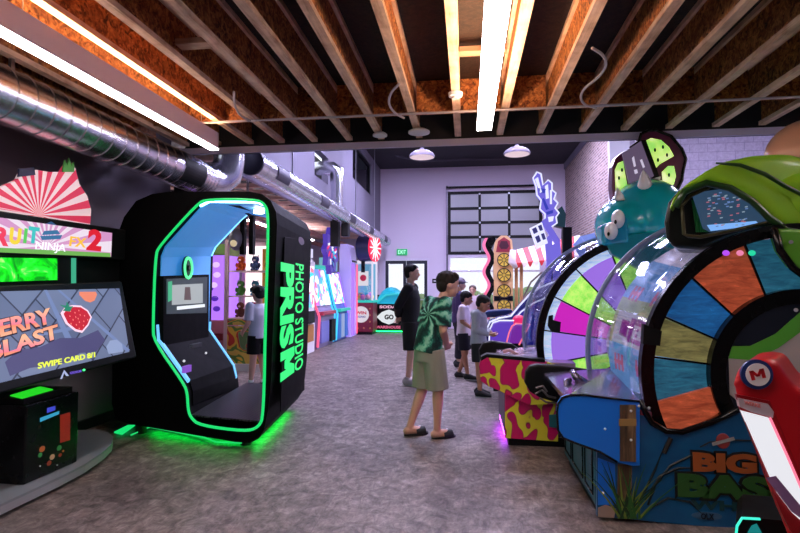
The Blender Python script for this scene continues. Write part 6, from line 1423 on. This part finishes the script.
# tie-dye: spiral rays round a point on the back of the shirt
def tiedye(center, axis_u, axis_v):
    m, nt, b = nodemat('tie_dye_cotton'); tc = nt.nodes.new('ShaderNodeTexCoord'); s1 = nt.nodes.new('ShaderNodeVectorMath'); s1.operation = 'SUBTRACT'; s1.inputs[1].default_value = center; nt.links.new(tc.outputs['Object'], s1.inputs[0])
    def dot(a): d = nt.nodes.new('ShaderNodeVectorMath'); d.operation = 'DOT_PRODUCT'; d.inputs[1].default_value = a; nt.links.new(s1.outputs[0], d.inputs[0]); return d.outputs['Value']
    def mth(op, a, bq=None):
        n = nt.nodes.new('ShaderNodeMath'); n.operation = op
        for i, q in enumerate((a, bq)):
            if q is None: continue
            if isinstance(q, (int, float)): n.inputs[i].default_value = q
            else: nt.links.new(q, n.inputs[i])
        return n.outputs[0]
    u, v = dot(axis_u), dot(axis_v); a = mth('ARCTAN2', v, u); r = mth('SQRT', mth('ADD', mth('MULTIPLY', u, u), mth('MULTIPLY', v, v)))
    nz = noise(nt, tc.outputs['Object'], 7, 4, .7)
    ph = mth('ADD', mth('MULTIPLY', a, 9/PI*1.0), mth('ADD', mth('MULTIPLY', r, 6.0), mth('MULTIPLY', nz, 3.2)))
    sn_ = mth('ADD', mth('MULTIPLY', mth('SINE', mth('MULTIPLY', ph, PI*1.0)), .5), .5)
    c = ramp(nt, sn_, [(0, (8, 34, 36)), (.4, (14, 84, 76)), (.7, (50, 150, 124)), (1, (150, 214, 190))])
    c2 = mixc(nt, ramp(nt, nz, [(.4, (0, 0, 0)), (.6, (255, 255, 255))]), c, (12, 50, 46))
    nt.links.new(mixc(nt, .35, c, c2), b.inputs['Base Color']); b.inputs['Roughness'].default_value = .9; return m
# 1: foreground boy
bp = PZ(430, 436, 0)
Hb = 1.60
hd_ = 30
f_ = Vector((math.cos(math.radians(hd_)), math.sin(math.radians(hd_)), 0))
td = tiedye(P(428.5, 314, 4.95), (1, 0, 0), (0, 0, 1))
person('person', 'boy in a green tie-dye t-shirt, grey-green shorts and black slides', (bp.x, bp.y), hd_, Hb, sk1, hr1,
       dict(pelvis=(-.01, 0, .525), waist=(.0, 0, .60), chest=(.035, 0, .715), neck=(.075, 0, .82), head=(.13, 0, .90), look=(-18, -6),
            shL=(.05, .10, .79), elL=(.02, .13, .64), wrL=(.085, .05, .57), shR=(.05, -.10, .79), elR=(.025, -.125, .635), wrR=(.085, -.055, .55),
            hipL=(-.01, .048, .51), knL=(-.02, .055, .28), anL=(-.105, .06, .052), hipR=(-.0, -.048, .51), knR=(.03, -.05, .285), anR=(.02, -.055, .048), hgrip=.9),
       td, (mat('short_sage', (150, 150, 138), .9, bump=(30, .2)), 1.0), BLKR, vox=.0075, slides=True, hairstyle='fringe')
# 2: man in black
bp = PZ(411, 384.5, 0)
person('person', 'man in a black long-sleeved top and black shorts standing with hands behind him', (bp.x, bp.y), -5, 1.77, sk3, hr2,
       dict(look=(0, 2), elR=(-.085, -.12, .65), wrR=(-.105, -.02, .565), elL=(-.085, .12, .65), wrL=(-.11, .02, .55), knL=(.01, .05, .285), anL=(.035, .06, .05), anR=(-.015, -.05, .05), toeL=10, head=(.012, 0, .925)),
       mat('black_cotton', (11, 11, 16), .8, bump=(30, .2)), (mat('black_short', (12, 12, 15), .8), .98), mat('pale_sneaker', (196, 186, 190), .6), vox=.01, adult=True, longsleeve=True)
# 3: boy in grey hoodie
bp = PZ(479, 396, 0)
person('person', 'small boy in a light grey hoodie and dark shorts at the pink slime cabinet', (bp.x, bp.y), -12, 1.34, sk2, hr2,
       dict(look=(0, -22), head=(.05, 0, .90), neck=(.025, 0, .82), chest=(.01, 0, .715), elR=(.0, -.13, .655), wrR=(.12, -.07, .61), elL=(.0, .13, .655), wrL=(.12, .05, .61), anR=(.02, -.06, .05), hgrip=.8),
       mat('heather_hoodie', (172, 176, 190), .9, bump=(60, .3)), (mat('charcoal_short', (34, 34, 40), .85), .75), mat('black_sneaker', (26, 26, 30), .6), vox=.008, longsleeve=True, hoodie=True)
# 4: boy in white shirt
bp = PZ(464, 379, 0)
person('person', 'boy in a white t-shirt and dark shorts partly behind the grey hoodie boy', (bp.x, bp.y), -8, 1.38, sk2, hr2,
       dict(look=(5, -12), head=(.035, 0, .905), elR=(.0, -.125, .65), wrR=(.10, -.09, .58), elL=(.0, .13, .65), wrL=(.10, .08, .58), anL=(-.07, .06, .05), anR=(.05, -.05, .05)),
       mat('white_tee', (224, 210, 226), .85), (mat('navy_short', (30, 28, 44), .85), .8), mat('black_sneaker', (26, 26, 30), .6), vox=.009, hairstyle='fringe', socks=None)
# 5: person in dark purple with cap
bp = PZ(459, 367, 0)
person('person', 'person in a dark purple top and grey cap behind the boy in the white shirt', (bp.x, bp.y), 5, 1.62, sk3, hr3, dict(look=(0, 0)),
       mat('purple_top', (62, 44, 92), .8), (mat('dark_trousers', (28, 26, 40), .85), 1.8), mat('black_sneaker', (26, 26, 30), .6), vox=.012, cap=mat('grey_cap', (110, 100, 120), .8), longsleeve=True, adult=True)
# 6: distant child
bp = PZ(473, 345, 0)
person('person', 'distant blond child in white near the raised garage door', (bp.x, bp.y), -100, 1.5, sk3, hr3, dict(), mat('white_tee', (224, 210, 226), .85), (mat('pale_short', (150, 140, 160), .85), .8), mat('pale_sneaker', (196, 186, 190), .6), vox=.014)
# 7: child seen through the booth
bp = PZ(258, 389, 0)
person('person', 'child in a white t-shirt and black shorts seen through the photo booth', (bp.x, bp.y), 150, 1.45, sk3, hr2, dict(look=(0, -8), elL=(.0, .125, .64), wrL=(.09, .11, .56), anL=(.05, .05, .05), anR=(-.03, -.05, .05)),
       mat('white_tee2', (206, 206, 222), .85), (BLKM, .75), mat('dark_green_shoe', (20, 56, 52), .6), vox=.01, socks=mat('white_sock', (225, 222, 228), .8), hairstyle='fringe')
